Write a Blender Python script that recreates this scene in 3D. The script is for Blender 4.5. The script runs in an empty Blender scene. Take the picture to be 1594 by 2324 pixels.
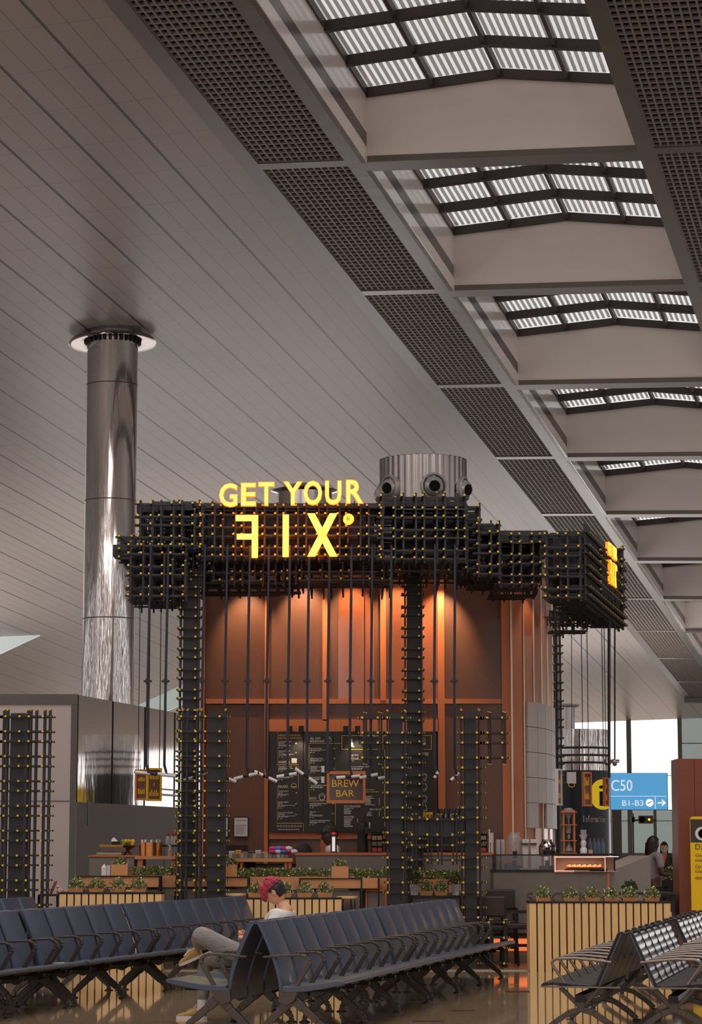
import bpy, math, random
from math import sin, cos, pi, radians, hypot, atan2, sqrt
from mathutils import Vector, Matrix

random.seed(7)
C = bpy.context.scene.collection
SC = bpy.context.scene

# ---------------------------------------------------------------- camera
F_PX, CX, CY = 5487.0, 797.0, 1162.0
TH = math.atan(763.0 / F_PX)
EYE = 1.5
cam = bpy.data.cameras.new('camera')
cam.sensor_fit = 'VERTICAL'
cam.sensor_height = 36.0
cam.lens = 36.0 * F_PX / 2324.0
cam.clip_end = 600
cam_o = bpy.data.objects.new('camera', cam)
C.objects.link(cam_o)
cam_o.location = (0, 0, EYE)
cam_o.rotation_euler = (pi / 2 + TH, 0, 0)
SC.camera = cam_o
SC.view_settings.view_transform = 'Standard'
SC.view_settings.look = 'None'
SC.view_settings.exposure = 0.0
SC.view_settings.gamma = 1.0
SC.view_settings.use_curve_mapping = False

# ---------------------------------------------------------------- world: hazy bright sky, brighter to the horizon
W = bpy.data.worlds.new('world')
SC.world = W
W.use_nodes = True
nt = W.node_tree
bg = nt.nodes['Background']
tc = nt.nodes.new('ShaderNodeTexCoord')
sep = nt.nodes.new('ShaderNodeSeparateXYZ')
cr = nt.nodes.new('ShaderNodeValToRGB')
nt.links.new(tc.outputs['Generated'], sep.inputs[0])
nt.links.new(sep.outputs['Z'], cr.inputs[0])
cr.color_ramp.elements[0].position = 0.02
cr.color_ramp.elements[0].color = (1.0, 0.97, 0.96, 1)
cr.color_ramp.elements[1].position = 0.30
cr.color_ramp.elements[1].color = (0.66, 0.63, 0.62, 1)
nt.links.new(cr.outputs[0], bg.inputs['Color'])
bg.inputs['Strength'].default_value = 2.3

# ---------------------------------------------------------------- lamp builders and added hall fill
def area_lamp(name, loc, size, power, col=(1, .93, .88), rot=(0, 0, 0), sy=None):
    l = bpy.data.lights.new(name, 'AREA')
    l.energy = power
    l.color = col
    l.size = size
    if sy:
        l.shape = 'RECTANGLE'
        l.size_y = sy
    o = bpy.data.objects.new(name, l)
    o.location = loc
    o.rotation_euler = rot
    C.objects.link(o)
    return o
def spot_lamp(name, loc, target, power, angle, col=(1, .62, .32), blend=.8, r=.03):
    l = bpy.data.lights.new(name, 'SPOT')
    l.energy = power
    l.color = col
    l.spot_size = radians(angle)
    l.spot_blend = blend
    l.shadow_soft_size = r
    o = bpy.data.objects.new(name, l)
    o.location = loc
    o.rotation_euler = (Vector(target) - Vector(loc)).to_track_quat('-Z', 'Y').to_euler()
    C.objects.link(o)
    return o

# unseen area lamps added along the hall, facing up to brighten the ceiling
for (x_, y_, z_, w_, p_) in ((-12.5, 45.5, 4.4, 4, 330), (-16, 22, 4.0, 8, 250), (12, 14, 4.0, 8, 250), (16, 48, 4.0, 10, 500), (-4, 75, 5.2, 12, 650), (10, 100, 4.5, 12, 900), (-22, 85, 4.5, 14, 2300)):
    area_lamp('ceiling_fill', (x_, y_, z_), w_, p_, (1, .96, .935), (pi, 0, 0))

# unseen wide area lamps added overhead to brighten floor and kiosk
for (x_, y_, z_, w_, p_) in ((-1, 24, 11.5, 7, 420), (-9, 33, 10.5, 7, 380), (8, 30, 11.5, 7, 420), (2, 12, 12, 7, 300)):
    area_lamp('floor_fill', (x_, y_, z_), w_, p_, (1, .95, .91))

# ---------------------------------------------------------------- measuring: a pixel of the photograph at a distance Y
def ray(px, py):
    u = CY - py
    return Vector((px - CX, F_PX * cos(TH) - u * sin(TH), F_PX * sin(TH) + u * cos(TH)))
def at(px, py, Y):
    r = ray(px, py)
    return r * (Y / r.y) + Vector((0, 0, EYE))
def PX(px, Y, py=1925):
    return at(px, py, Y).x
def PZ(py, Y):
    return at(CX, py, Y).z

# ---------------------------------------------------------------- mesh builder
class MB:
    def __init__(s):
        s.v = []; s.f = []; s.m = []; s.uv = None
    def add(s, vs, fs, M=None, mi=0):
        n = len(s.v)
        if M is not None:
            vs = [M @ Vector(v) for v in vs]
        s.v += [tuple(v) for v in vs]
        s.f += [tuple(i + n for i in f) for f in fs]
        s.m += [mi] * len(fs)
        return s
    def box(s, x0, x1, y0, y1, z0, z1, M=None, mi=0):
        vs = [(x0, y0, z0), (x1, y0, z0), (x1, y1, z0), (x0, y1, z0), (x0, y0, z1), (x1, y0, z1), (x1, y1, z1), (x0, y1, z1)]
        return s.add(vs, [(0, 3, 2, 1), (4, 5, 6, 7), (0, 1, 5, 4), (1, 2, 6, 5), (2, 3, 7, 6), (3, 0, 4, 7)], M, mi)
    def bar(s, p, q, w, h=None, mi=0, up=(0, 0, 1)):
        h = h or w
        p = Vector(p); q = Vector(q); d = (q - p); L = d.length
        if L < 1e-6: return s
        d.normalize(); up = Vector(up)
        if abs(d.dot(up)) > .98: up = Vector((0, 1, 0))
        x = d.cross(up).normalized(); z = x.cross(d)
        M = Matrix((x, d, z)).transposed().to_4x4(); M.translation = p
        return s.box(-w / 2, w / 2, 0, L, -h / 2, h / 2, M, mi)
    def tube(s, pts, r, n=8, cap=True, mi=0):
        pts = [Vector(p) for p in pts]
        rs = r if isinstance(r, (list, tuple)) else [r] * len(pts)
        vs = []; fs = []
        up = None
        for i, p in enumerate(pts):
            if i == 0: d = pts[1] - p
            elif i == len(pts) - 1: d = p - pts[i - 1]
            else: d = (pts[i + 1] - p).normalized() + (p - pts[i - 1]).normalized()
            d.normalize()
            if up is None:
                up = Vector((0, 0, 1)) if abs(d.z) < .9 else Vector((0, 1, 0))
            x = d.cross(up).normalized(); up = x.cross(d).normalized()
            for k in range(n):
                a = 2 * pi * k / n
                vs.append(p + (x * cos(a) + up * sin(a)) * rs[i])
        for i in range(len(pts) - 1):
            for k in range(n):
                fs.append((i * n + k, i * n + (k + 1) % n, (i + 1) * n + (k + 1) % n, (i + 1) * n + k))
        if cap:
            fs.append(tuple(reversed(range(n)))); fs.append(tuple(range((len(pts) - 1) * n, len(pts) * n)))
        return s.add(vs, fs, None, mi)
    def lathe(s, prof, c=(0, 0, 0), n=24, M=None, mi=0, mod=None, closed=False):
        vs = []; fs = []
        for (r, z) in prof:
            for k in range(n):
                a = 2 * pi * k / n
                rr = r * (mod(a) if mod else 1)
                vs.append((c[0] + rr * cos(a), c[1] + rr * sin(a), c[2] + z))
        m = len(prof)
        for i in range(m - 1 if not closed else m):
            j = (i + 1) % m
            for k in range(n):
                fs.append((i * n + k, i * n + (k + 1) % n, j * n + (k + 1) % n, j * n + k))
        if not closed:
            if prof[0][0] > 1e-4: fs.append(tuple(reversed(range(n))))
            if prof[-1][0] > 1e-4: fs.append(tuple(range((m - 1) * n, m * n)))
        return s.add(vs, fs, M, mi)
    def prism(s, poly, a0, a1, axis='y', M=None, mi=0):
        n = len(poly); vs = []
        for t in (a0, a1):
            for (u, w) in poly:
                vs.append({'y': (u, t, w), 'x': (t, u, w), 'z': (u, w, t)}[axis])
        fs = [tuple(range(n)), tuple(reversed(range(n, 2 * n)))]
        for i in range(n):
            j = (i + 1) % n
            fs.append((i, i + n, j + n, j))
        return s.add(vs, fs, M, mi)
    def sphere(s, c, r, n=12, m=8, sc=(1, 1, 1), M=None, mi=0):
        vs = []; fs = []
        for i in range(m + 1):
            t = pi * i / m
            for k in range(n):
                a = 2 * pi * k / n
                vs.append((c[0] + r * sc[0] * sin(t) * cos(a), c[1] + r * sc[1] * sin(t) * sin(a), c[2] + r * sc[2] * cos(t)))
        for i in range(m):
            for k in range(n):
                fs.append((i * n + k, (i + 1) * n + k, (i + 1) * n + (k + 1) % n, i * n + (k + 1) % n))
        return s.add(vs, fs, M, mi)
    def build(s, name, mat, parent=None, smooth=False, bevel=0, own=True):
        off = Vector((0, 0, 0)); p = parent
        while p is not None:
            off += p.location; p = p.parent
        loc = Vector((0, 0, 0))
        if parent is None and own and s.v:
            xs = [v[0] for v in s.v]; ys = [v[1] for v in s.v]; zs = [v[2] for v in s.v]
            loc = Vector(((min(xs) + max(xs)) / 2, (min(ys) + max(ys)) / 2, min(zs)))
            off = loc
        me = bpy.data.meshes.new(name)
        me.from_pydata([(v[0] - off.x, v[1] - off.y, v[2] - off.z) for v in s.v], [], s.f)
        for m_ in (mat if isinstance(mat, (list, tuple)) else [mat]):
            me.materials.append(m_)
        if isinstance(mat, (list, tuple)):
            me.polygons.foreach_set('material_index', s.m)
        me.update()
        o = bpy.data.objects.new(name, me)
        C.objects.link(o)
        o.location = loc
        if parent: o.parent = parent
        if smooth:
            me.polygons.foreach_set('use_smooth', [True] * len(me.polygons))
            try: me.set_sharp_from_angle(angle=radians(40))
            except Exception: pass
        if bevel:
            b = o.modifiers.new('bevel', 'BEVEL'); b.width = bevel; b.segments = 2; b.limit_method = 'ANGLE'
        return o

USED = {}
def tag(o, label=None, cat=None, group=None, kind=None):
    if label: o['label'] = label
    if cat: o['category'] = cat
    if group: o['group'] = group
    if kind: o['kind'] = kind
    if label and not group:
        if label in USED: print('DUP LABEL', label)
        USED[label] = 1
    return o
def thing(name, label, cat, loc=(0, 0, 0), rz=0, group=None):
    o = bpy.data.objects.new(name, None)
    o.empty_display_size = .1
    C.objects.link(o); o.location = loc; o.rotation_euler = (0, 0, rz)
    return tag(o, label, cat, group)
def struct(o):
    o['kind'] = 'structure'; return o
KIDS = {}
def dup(root, loc, rz=None, label=None, group=None, scale=None):
    r = root.copy(); C.objects.link(r); r.location = loc
    if rz is not None: r.rotation_euler = (0, 0, rz)
    if scale: r.scale = scale
    if label: r['label'] = label
    if group: r['group'] = group
    def rec(src, dst):
        for ch in [x for x in bpy.data.objects if x.parent == src]:
            c = ch.copy(); C.objects.link(c); c.parent = dst
            rec(ch, c)
    rec(root, r)
    return r

# ---------------------------------------------------------------- materials
def lin(c):
    c = c / 255.0
    return c / 12.92 if c <= .04045 else ((c + .055) / 1.055) ** 2.4
def rgb(r, g, b): return (lin(r), lin(g), lin(b), 1)
def pm(name, col, rough=.5, metal=0, nscale=8, namt=.12, bump=0, emit=0, coat=0, trans=0, alpha=1, spec=.5, stretch=(1, 1, 1), ior=1.45, bdist=.01):
    m = bpy.data.materials.new(name); m.use_nodes = True
    t = m.node_tree; b = t.nodes['Principled BSDF']
    c = rgb(*col) if max(col) > 1 else (*col, 1)
    b.inputs['Base Color'].default_value = c
    b.inputs['Roughness'].default_value = rough
    b.inputs['Metallic'].default_value = metal
    b.inputs['Coat Weight'].default_value = coat
    b.inputs['Coat Roughness'].default_value = .08
    b.inputs['Transmission Weight'].default_value = trans
    b.inputs['Alpha'].default_value = alpha
    b.inputs['Specular IOR Level'].default_value = spec
    b.inputs['IOR'].default_value = ior
    if emit:
        b.inputs['Emission Color'].default_value = c
        b.inputs['Emission Strength'].default_value = emit
    if namt or bump:
        tcn = t.nodes.new('ShaderNodeTexCoord'); mp = t.nodes.new('ShaderNodeMapping')
        mp.inputs['Scale'].default_value = stretch
        no = t.nodes.new('ShaderNodeTexNoise'); no.inputs['Scale'].default_value = nscale; no.inputs['Detail'].default_value = 4
        t.links.new(tcn.outputs['Object'], mp.inputs[0]); t.links.new(mp.outputs[0], no.inputs['Vector'])
        if namt:
            mx = t.nodes.new('ShaderNodeMix'); mx.data_type = 'RGBA'
            mx.inputs[6].default_value = tuple(v * (1 - namt) for v in c[:3]) + (1,)
            mx.inputs[7].default_value = tuple(min(1, v * (1 + namt)) for v in c[:3]) + (1,)
            t.links.new(no.outputs[0], mx.inputs[0]); t.links.new(mx.outputs[2], b.inputs['Base Color'])
        if bump:
            bu = t.nodes.new('ShaderNodeBump'); bu.inputs['Strength'].default_value = bump; bu.inputs['Distance'].default_value = bdist
            t.links.new(no.outputs[0], bu.inputs['Height']); t.links.new(bu.outputs[0], b.inputs['Normal'])
    return m

def seams(name, col, lines, rough=.4, metal=0., line_dark=.35, var=.05, coat=0, spec=.5):
    """lines: list of (axis 0/1, period, offset, width, darkness) on the UV map laid out in metres"""
    m = bpy.data.materials.new(name); m.use_nodes = True
    t = m.node_tree; b = t.nodes['Principled BSDF']
    b.inputs['Roughness'].default_value = rough; b.inputs['Metallic'].default_value = metal
    b.inputs['Coat Weight'].default_value = coat; b.inputs['Specular IOR Level'].default_value = spec
    uv = t.nodes.new('ShaderNodeUVMap'); sp = t.nodes.new('ShaderNodeSeparateXYZ'); t.links.new(uv.outputs[0], sp.inputs[0])
    def M(op, a, bb=None):
        n = t.nodes.new('ShaderNodeMath'); n.operation = op
        for i, v in enumerate((a, bb)):
            if v is None: continue
            if isinstance(v, (int, float)): n.inputs[i].default_value = v
            else: t.links.new(v, n.inputs[i])
        return n.outputs[0]
    fac = None
    for (ax, per, off, w, dk) in lines:
        x = M('SUBTRACT', sp.outputs[ax], off)
        x = M('DIVIDE', x, per); x = M('FRACT', x); x = M('MULTIPLY', x, per)
        x = M('LESS_THAN', x, w); x = M('MULTIPLY', x, dk); x = M('SUBTRACT', 1.0, x)
        fac = x if fac is None else M('MULTIPLY', fac, x)
    # slight tone change from panel to panel
    fx = M('FLOOR', M('DIVIDE', M('SUBTRACT', sp.outputs[0], lines[0][2]), lines[0][1]))
    fy = M('FLOOR', M('DIVIDE', sp.outputs[1], lines[-1][1] * 3))
    cb = t.nodes.new('ShaderNodeCombineXYZ'); t.links.new(fx, cb.inputs[0]); t.links.new(fy, cb.inputs[1])
    wn = t.nodes.new('ShaderNodeTexWhiteNoise'); t.links.new(cb.outputs[0], wn.inputs['Vector'])
    v = M('ADD', M('MULTIPLY', wn.outputs['Value'], var), 1 - var / 2)
    fac = M('MULTIPLY', fac, v)
    mx = t.nodes.new('ShaderNodeMix'); mx.data_type = 'RGBA'
    mx.inputs[6].default_value = (0, 0, 0, 1); mx.inputs[7].default_value = rgb(*col)
    t.links.new(fac, mx.inputs[0]); t.links.new(mx.outputs[2], b.inputs['Base Color'])
    return m

M_ = {}
M_['ceil'] = seams('ceiling_panels', (168, 158, 154), [(0, 1.25, .0, .06, .72), (0, .4167, .0, .022, .42), (1, 1.72, .3, .02, .3)], rough=.38, metal=0.15)
M_['whitepanel'] = pm('white_enamel_panel', (236, 224, 218), .3, 0, 3, .03, coat=.5)
M_['steelband'] = pm('satin_steel_band', (122, 113, 104), .3, .7, 1.5, .12, bump=.25, stretch=(1, 1, 1), bdist=.02)
M_['edgeband'] = pm('grey_enamel_band', (120, 110, 106), .35, .3, 2, .05)
M_['grille'] = pm('grille_bars', (146, 134, 126), .5, .3, 3, .05)
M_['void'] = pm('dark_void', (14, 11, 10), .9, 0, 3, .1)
M_['skyframe'] = pm('skylight_frame', (70, 62, 60), .45, .2, 3, .08)
M_['skygreen'] = pm('skylight_green_edge', (70, 84, 80), .4, .1, 3, .08)
M_['louvre'] = pm('louvre_blade', (140, 134, 130), .6, 0, 3, .08, alpha=.55)
M_['skyglass'] = pm('frosted_glass', (186, 190, 188), .35, 0, 3, .02, alpha=.32)
M_['chrome'] = pm('polished_steel', (205, 198, 194), .07, 1, 6, .04, bump=.5, stretch=(1, 1, .06), bdist=.012)
M_['chrome2'] = pm('ribbed_steel', (168, 160, 156), .16, 1, 3, .05)
M_['rubber'] = pm('dark_rubber', (30, 27, 27), .7, 0)
M_['black'] = pm('black_powder_coat', (38, 35, 36), .45, 0, 10, .15)
M_['blackm'] = pm('black_core_panel', (46, 43, 44), .55, 0, 18, .25)
M_['cap'] = pm('yellow_end_cap', (222, 182, 48), .5, 0, 10, .05)
M_['woodpale'] = pm('pale_oak_slat', (226, 186, 128), .5, 0, 3, .14, stretch=(6, 6, .6))
M_['slotdark'] = pm('dark_slot', (60, 28, 26), .8, 0)
M_['woodorange'] = pm('orange_wood_frame', (196, 112, 66), .45, 0, 3, .12, stretch=(5, 5, .7))
M_['woodtan'] = pm('tan_oak_board', (206, 142, 92), .5, 0, 3, .16, stretch=(.7, 5, 6))
M_['woven'] = pm('rust_brown_wall_panel', (106, 67, 49), .42, 0, 60, .14, bump=.25, stretch=(1, 1, .25), coat=.15)
M_['wovengloss'] = pm('glossy_copper_panel', (150, 84, 54), .2, .15, 30, .08, coat=.9)
M_['concrete'] = pm('grey_concrete', (126, 114, 104), .7, 0, 9, .16, bump=.08)
M_['tilegrey'] = pm('pale_grey_tile', (196, 186, 180), .5, 0, 5, .07)
M_['navy'] = pm('navy_leather', (66, 74, 92), .36, 0, 120, .12, bump=.15, coat=.12, bdist=.002, spec=.7)
M_['alu'] = pm('dark_bronze_aluminium', (92, 84, 78), .38, .75, 10, .1)
M_['seatside'] = pm('dark_underframe', (48, 44, 42), .5, .5, 10, .1)
M_['leaf'] = pm('leaf_green', (112, 122, 66), .6, 0, 40, .4)
M_['leafdark'] = pm('dark_leaf_green', (62, 76, 44), .6, 0, 40, .4)
M_['blossom'] = pm('pale_blossom', (214, 206, 172), .6, 0, 40, .1)
M_['white'] = pm('white_plastic', (220, 212, 208), .45, 0, 10, .03)
M_['tubewhite'] = pm('white_tube', (218, 212, 212), .4, 0, 10, .03)
M_['glass'] = pm('clear_glass', (240, 244, 242), .02, 0, 3, 0, trans=1, ior=1.3)
M_['signy'] = pm('sign_yellow_light', (250, 222, 96), .5, 0, 3, 0, emit=1.0)
M_['signo'] = pm('sign_orange_edge', (255, 140, 10), .5, 0, 3, 0, emit=1.0)
M_['gold'] = pm('gold_letters', (228, 178, 40), .4, .2, 3, .05)
M_['copper'] = pm('copper_sheet', (206, 134, 78), .22, .9, 4, .08)
M_['white_text'] = pm('white_print', (225, 218, 210), .6, 0, 3, 0)
M_['floor'] = seams('polished_stone_floor', (176, 150, 120), [(0, 1.2, .0, .008, .35), (1, 1.2, .0, .008, .35)], rough=.07, var=.12, coat=.4, spec=.9)
M_['kfloor'] = pm('brown_kiosk_floor', (112, 84, 66), .35, 0, 5, .15)
M_['brownbox'] = pm('red_brown_laminate', (126, 68, 48), .5, 0, 20, .08)
M_['paper'] = pm('white_paper', (205, 196, 192), .7, 0, 8, .03)

def uvmesh(name, quads, mat, thick_dir=None):
    """quads: list of 4 (pos, uv) tuples"""
    vs = []; fs = []; uvs = []
    for q in quads:
        n = len(vs)
        for p, u in q: vs.append(tuple(p)); uvs.append(u)
        fs.append(tuple(range(n, n + len(q))))
    me = bpy.data.meshes.new(name); me.from_pydata(vs, [], fs)
    l = me.uv_layers.new(name='UVMap')
    for i, lp in enumerate(me.loops): l.data[i].uv = uvs[lp.vertex_index]
    me.materials.append(mat)
    o = bpy.data.objects.new(name, me); C.objects.link(o)
    return o

_tc = {}; _tb = {}
def text_geo(s, off=0):
    if (s, off) in _tc: return _tc[(s, off)]
    cu = bpy.data.curves.new('t', 'FONT'); cu.body = s; cu.size = 1; cu.resolution_u = 3
    cu.extrude = 0; cu.offset = off
    o = bpy.data.objects.new('t', cu); C.objects.link(o)
    dg = bpy.context.evaluated_depsgraph_get()
    me = bpy.data.meshes.new_from_object(o.evaluated_get(dg))
    vs = [tuple(v.co) for v in me.vertices]; fs = [tuple(p.vertices) for p in me.polygons]
    bpy.data.objects.remove(o); bpy.data.curves.remove(cu); bpy.data.meshes.remove(me)
    x0 = min(v[0] for v in vs); x1 = max(v[0] for v in vs); y0 = min(v[1] for v in vs); y1 = max(v[1] for v in vs)
    if off:
        text_geo(s); bx = _tb[s]
    else: bx = (x0, x1, y0, y1); _tb[s] = bx
    x0, x1, y0, y1 = bx
    vs = [((v[0] - x0) / (x1 - x0), (v[1] - y0) / (y1 - y0)) for v in vs]
    _tc[(s, off)] = (vs, fs, (x1 - x0) / (y1 - y0)); return _tc[(s, off)]
def put_text(mb, s, o, ux, uz, thick=0, mi=0, off=0):
    """lay text in the box spanned by ux (width) and uz (height) from corner o; thick = solid depth towards the reader"""
    vs, fs, _ = text_geo(s, off)
    o = Vector(o); ux = Vector(ux); uz = Vector(uz)
    nrm = ux.cross(uz).normalized()
    front = [o + ux * v[0] + uz * v[1] + nrm * thick for v in vs]
    mb.add(front, fs, None, mi)
    if thick:
        back = [o + ux * v[0] + uz * v[1] for v in vs]
        n = len(vs); cnt = {}
        for f in fs:
            for i in range(len(f)):
                a, b = f[i], f[(i + 1) % len(f)]
                cnt[(a, b)] = cnt.get((a, b), 0) + 1
        side = [(a + n, b + n, b, a) for (a, b) in cnt if (b, a) not in cnt]
        mb.add(front + back, side, None, mi)
        mb.add(back, [tuple(reversed(f)) for f in fs], None, mi)
def text_px(mb, s, x0, y0, x1, y1, Y, thick=.002, mi=0):
    p = at(x0, y1, Y); q = at(x1, y1, Y); t = at(x0, y0, Y)
    put_text(mb, s, (p.x, Y, p.z), (q.x - p.x, 0, 0), (0, 0, t.z - p.z), thick, mi)
# ================================================================ HALL
_r = ray(2130, 2276); AZ = atan2(_r.x, _r.y); SL = _r.z / hypot(_r.x, _r.y)
AX = Vector((sin(AZ), cos(AZ), 0)); BX = Vector((cos(AZ), -sin(AZ), 0)); CT = .027
P0 = at(832, 367, 43.0); A0 = P0.dot(AX); S0 = P0.dot(BX)
SO, SI, SR, SRG = -12.06, -9.70, -4.73, -4.43       # outer edge of left strip, its inner edge, right strip
def zc(a, s): return P0.z + SL * (a - A0) - CT * (s - S0)
def cp(a, s, dz=0, lift=0):
    z = zc(a, s) + dz
    if s < SO: z -= (.08 * (SO - s))
    v = AX * a + BX * s
    return Vector((v.x, v.y, z))
BAY = 8.36
AK = [A0 + BAY * k for k in range(-2, 10)] + [123.1]
AEND = AK[-1] + .45
# floor
def q4(pts, uvs): return [(p, u) for p, u in zip(pts, uvs)]
fl = uvmesh('floor', [q4([AX * a + BX * s for a, s in ((-8, -60), (-8, 40), (190, 40), (190, -60))], [(-60, -8), (40, -8), (40, 190), (-60, 190)])], M_['floor'])
struct(fl)
wb = MB()  # unseen piers added behind the camera, slotted to streak the steel reflections
for i in range(16):
    s = -60 + i * 6.2
    q0, q1 = AX * -8 + BX * s, AX * -8 + BX * (s + 4.6)
    wb.add([(q0.x, q0.y, 0), (q1.x, q1.y, 0), (q1.x, q1.y, 17.5), (q0.x, q0.y, 17.5)] + [(q.x - AX.x * .3, q.y - AX.y * .3, z) for q, z in ((q0, 0), (q1, 0), (q1, 17.5), (q0, 17.5))], [(0, 1, 2, 3), (7, 6, 5, 4), (0, 4, 5, 1), (3, 2, 6, 7), (0, 3, 7, 4), (1, 5, 6, 2)])
wl = MB()  # unseen left piers added to darken and streak the column's reflection
for i in range(46):
    a = -6 + i * 3.6
    q0, q1 = AX * a + BX * -59, AX * (a + 2.7) + BX * -59
    za = cp(a, -59).z - .02; zb2 = cp(a + 2.7, -59).z - .02
    wl.add([(q0.x, q0.y, 0), (q1.x, q1.y, 0), (q1.x, q1.y, zb2), (q0.x, q0.y, za)] + [(q.x - BX.x * .3, q.y - BX.y * .3, z) for q, z in ((q0, 0), (q1, 0), (q1, zb2), (q0, za))], [(0, 1, 2, 3), (7, 6, 5, 4), (0, 4, 5, 1), (3, 2, 6, 7), (0, 3, 7, 4), (1, 5, 6, 2)])
struct(wl.build('reflected_piers_left', pm('side_pier_grey', (160, 148, 140), .7)))
wr = MB()  # unseen right piers added to cut the bright sky mirrored in the column
for i in range(46):
    a = -6 + i * 3.6
    q0, q1 = AX * a + BX * 30, AX * (a + 2.5) + BX * 30
    za = cp(a, 30).z - .02; zb2 = cp(a + 2.5, 30).z - .02
    if q0.y > 118: break
    wr.add([(q0.x, q0.y, 0), (q1.x, q1.y, 0), (q1.x, q1.y, zb2), (q0.x, q0.y, za)] + [(q.x + BX.x * .3, q.y + BX.y * .3, z) for q, z in ((q0, 0), (q1, 0), (q1, zb2), (q0, za))], [(3, 2, 1, 0), (4, 5, 6, 7), (1, 5, 4, 0), (7, 6, 2, 3), (4, 7, 3, 0), (2, 6, 5, 1)])
struct(wr.build('reflected_piers_right', bpy.data.materials['side_pier_grey']))
struct(wb.build('reflected_piers_back', pm('back_pier_grey', (150, 138, 130), .7)))
# ceiling, panels left of the strip and everything beyond its far end
YW = 132.0
qs = []
def cq(a0, a1, s0, s1):
    if a1 == ALAST:
        e0, e1 = [(YW - s * BX.y) / AX.y for s in (s0, s1)]
        qs.append(q4([cp(a0, s0), cp(a0, s1), cp(e1, s1), cp(e0, s0)], [(s0 - SO, a0), (s1 - SO, a0), (s1 - SO, e1), (s0 - SO, e0)])); return
    qs.append(q4([cp(a0, s0), cp(a0, s1), cp(a1, s1), cp(a1, s0)], [(s0 - SO, a0), (s1 - SO, a0), (s1 - SO, a1), (s0 - SO, a1)]))
ALAST = 150
for i in range(7):
    cq(2, ALAST, SO - 7 * (i + 1), SO - 7 * i)
cq(AEND, ALAST, SO + 1e-4, 30)
o = struct(uvmesh('ceiling', qs, M_['ceil']))
md = o.modifiers.new('s', 'SOLIDIFY'); md.thickness = .12; md.offset = 1
qs = []
cq(2, AEND, -2.45, 30)
struct(uvmesh('ceiling', qs, M_['ceil'])).modifiers.new('s', 'SOLIDIFY').thickness = .12
# recessed groove battens on the dark ceiling seams
def cbox(mb, a0, a1, s0, s1, z0, z1, mi=0, dz=None):
    vs = []
    for z in (z0, z1):
        for a, s in ((a0, s0), (a0, s1), (a1, s1), (a1, s0)): vs.append(cp(a, s, z))
    mb.add(vs, [(0, 3, 2, 1), (4, 5, 6, 7), (0, 1, 5, 4), (1, 2, 6, 5), (2, 3, 7, 6), (3, 0, 4, 7)], None, mi)
n_trim = 0
def trim(mb, mat, **k):
    global n_trim
    n_trim += 1
    return struct(mb.build('trim_%d' % n_trim, mat, **k))
# long bands beside the grilles
A_ST = AK[0] - .2
for (s0, s1, mat, z) in ((SO, -11.72, 'edgeband', -.02), (-10.08, SI, 'steelband', -.02), (SR, SRG, 'steelband', -.02), (-2.8, -2.45, 'edgeband', -.02)):
    mb = MB(); cbox(mb, A_ST, AEND, s0, s1, z, .55); trim(mb, M_[mat])
# end piece of the strip
mb = MB(); cbox(mb, AEND, AEND + .4, SO, -2.45, -.25, .3); trim(mb, M_['edgeband'])
# void boxes above the grilles
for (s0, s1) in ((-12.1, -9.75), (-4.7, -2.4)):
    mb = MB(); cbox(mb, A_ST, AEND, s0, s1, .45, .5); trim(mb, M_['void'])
# cross bands and grille panels
for si, (s0, s1, nm) in enumerate(((-11.72, -10.08, 'left'), (SRG, -2.8, 'right'))):
    proto = None
    for k in range(len(AK)):
        mb = MB(); cbox(mb, AK[k] - .16, AK[k] + .16, s0, s1, -.02, .2); trim(mb, M_['steelband'])
        if k == len(AK) - 1: continue
        if si == 1 and k > 5: continue
        a0, a1 = AK[k] + .16, AK[k + 1] - .16
        g = MB()
        n = 12
        for i in range(n + 1):
            s = s0 + (s1 - s0) * i / n
            w = .034 if 0 < i < n else .05
            cbox(g, a0, a1, s - w / 2, s + w / 2, .0, .055)
        na = int((a1 - a0) / .235)
        for i in range(na + 1):
            a = a0 + (a1 - a0) * i / na
            cbox(g, a - .022, a + .022, s0, s1, .004, .05)
        o = g.build('ceiling_grille', M_['grille'])
        tag(o, 'brown grey egg-crate ceiling grille in the %s strip of the skylight' % nm, 'grille', 'grilles of the %s ceiling strip' % nm)
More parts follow.
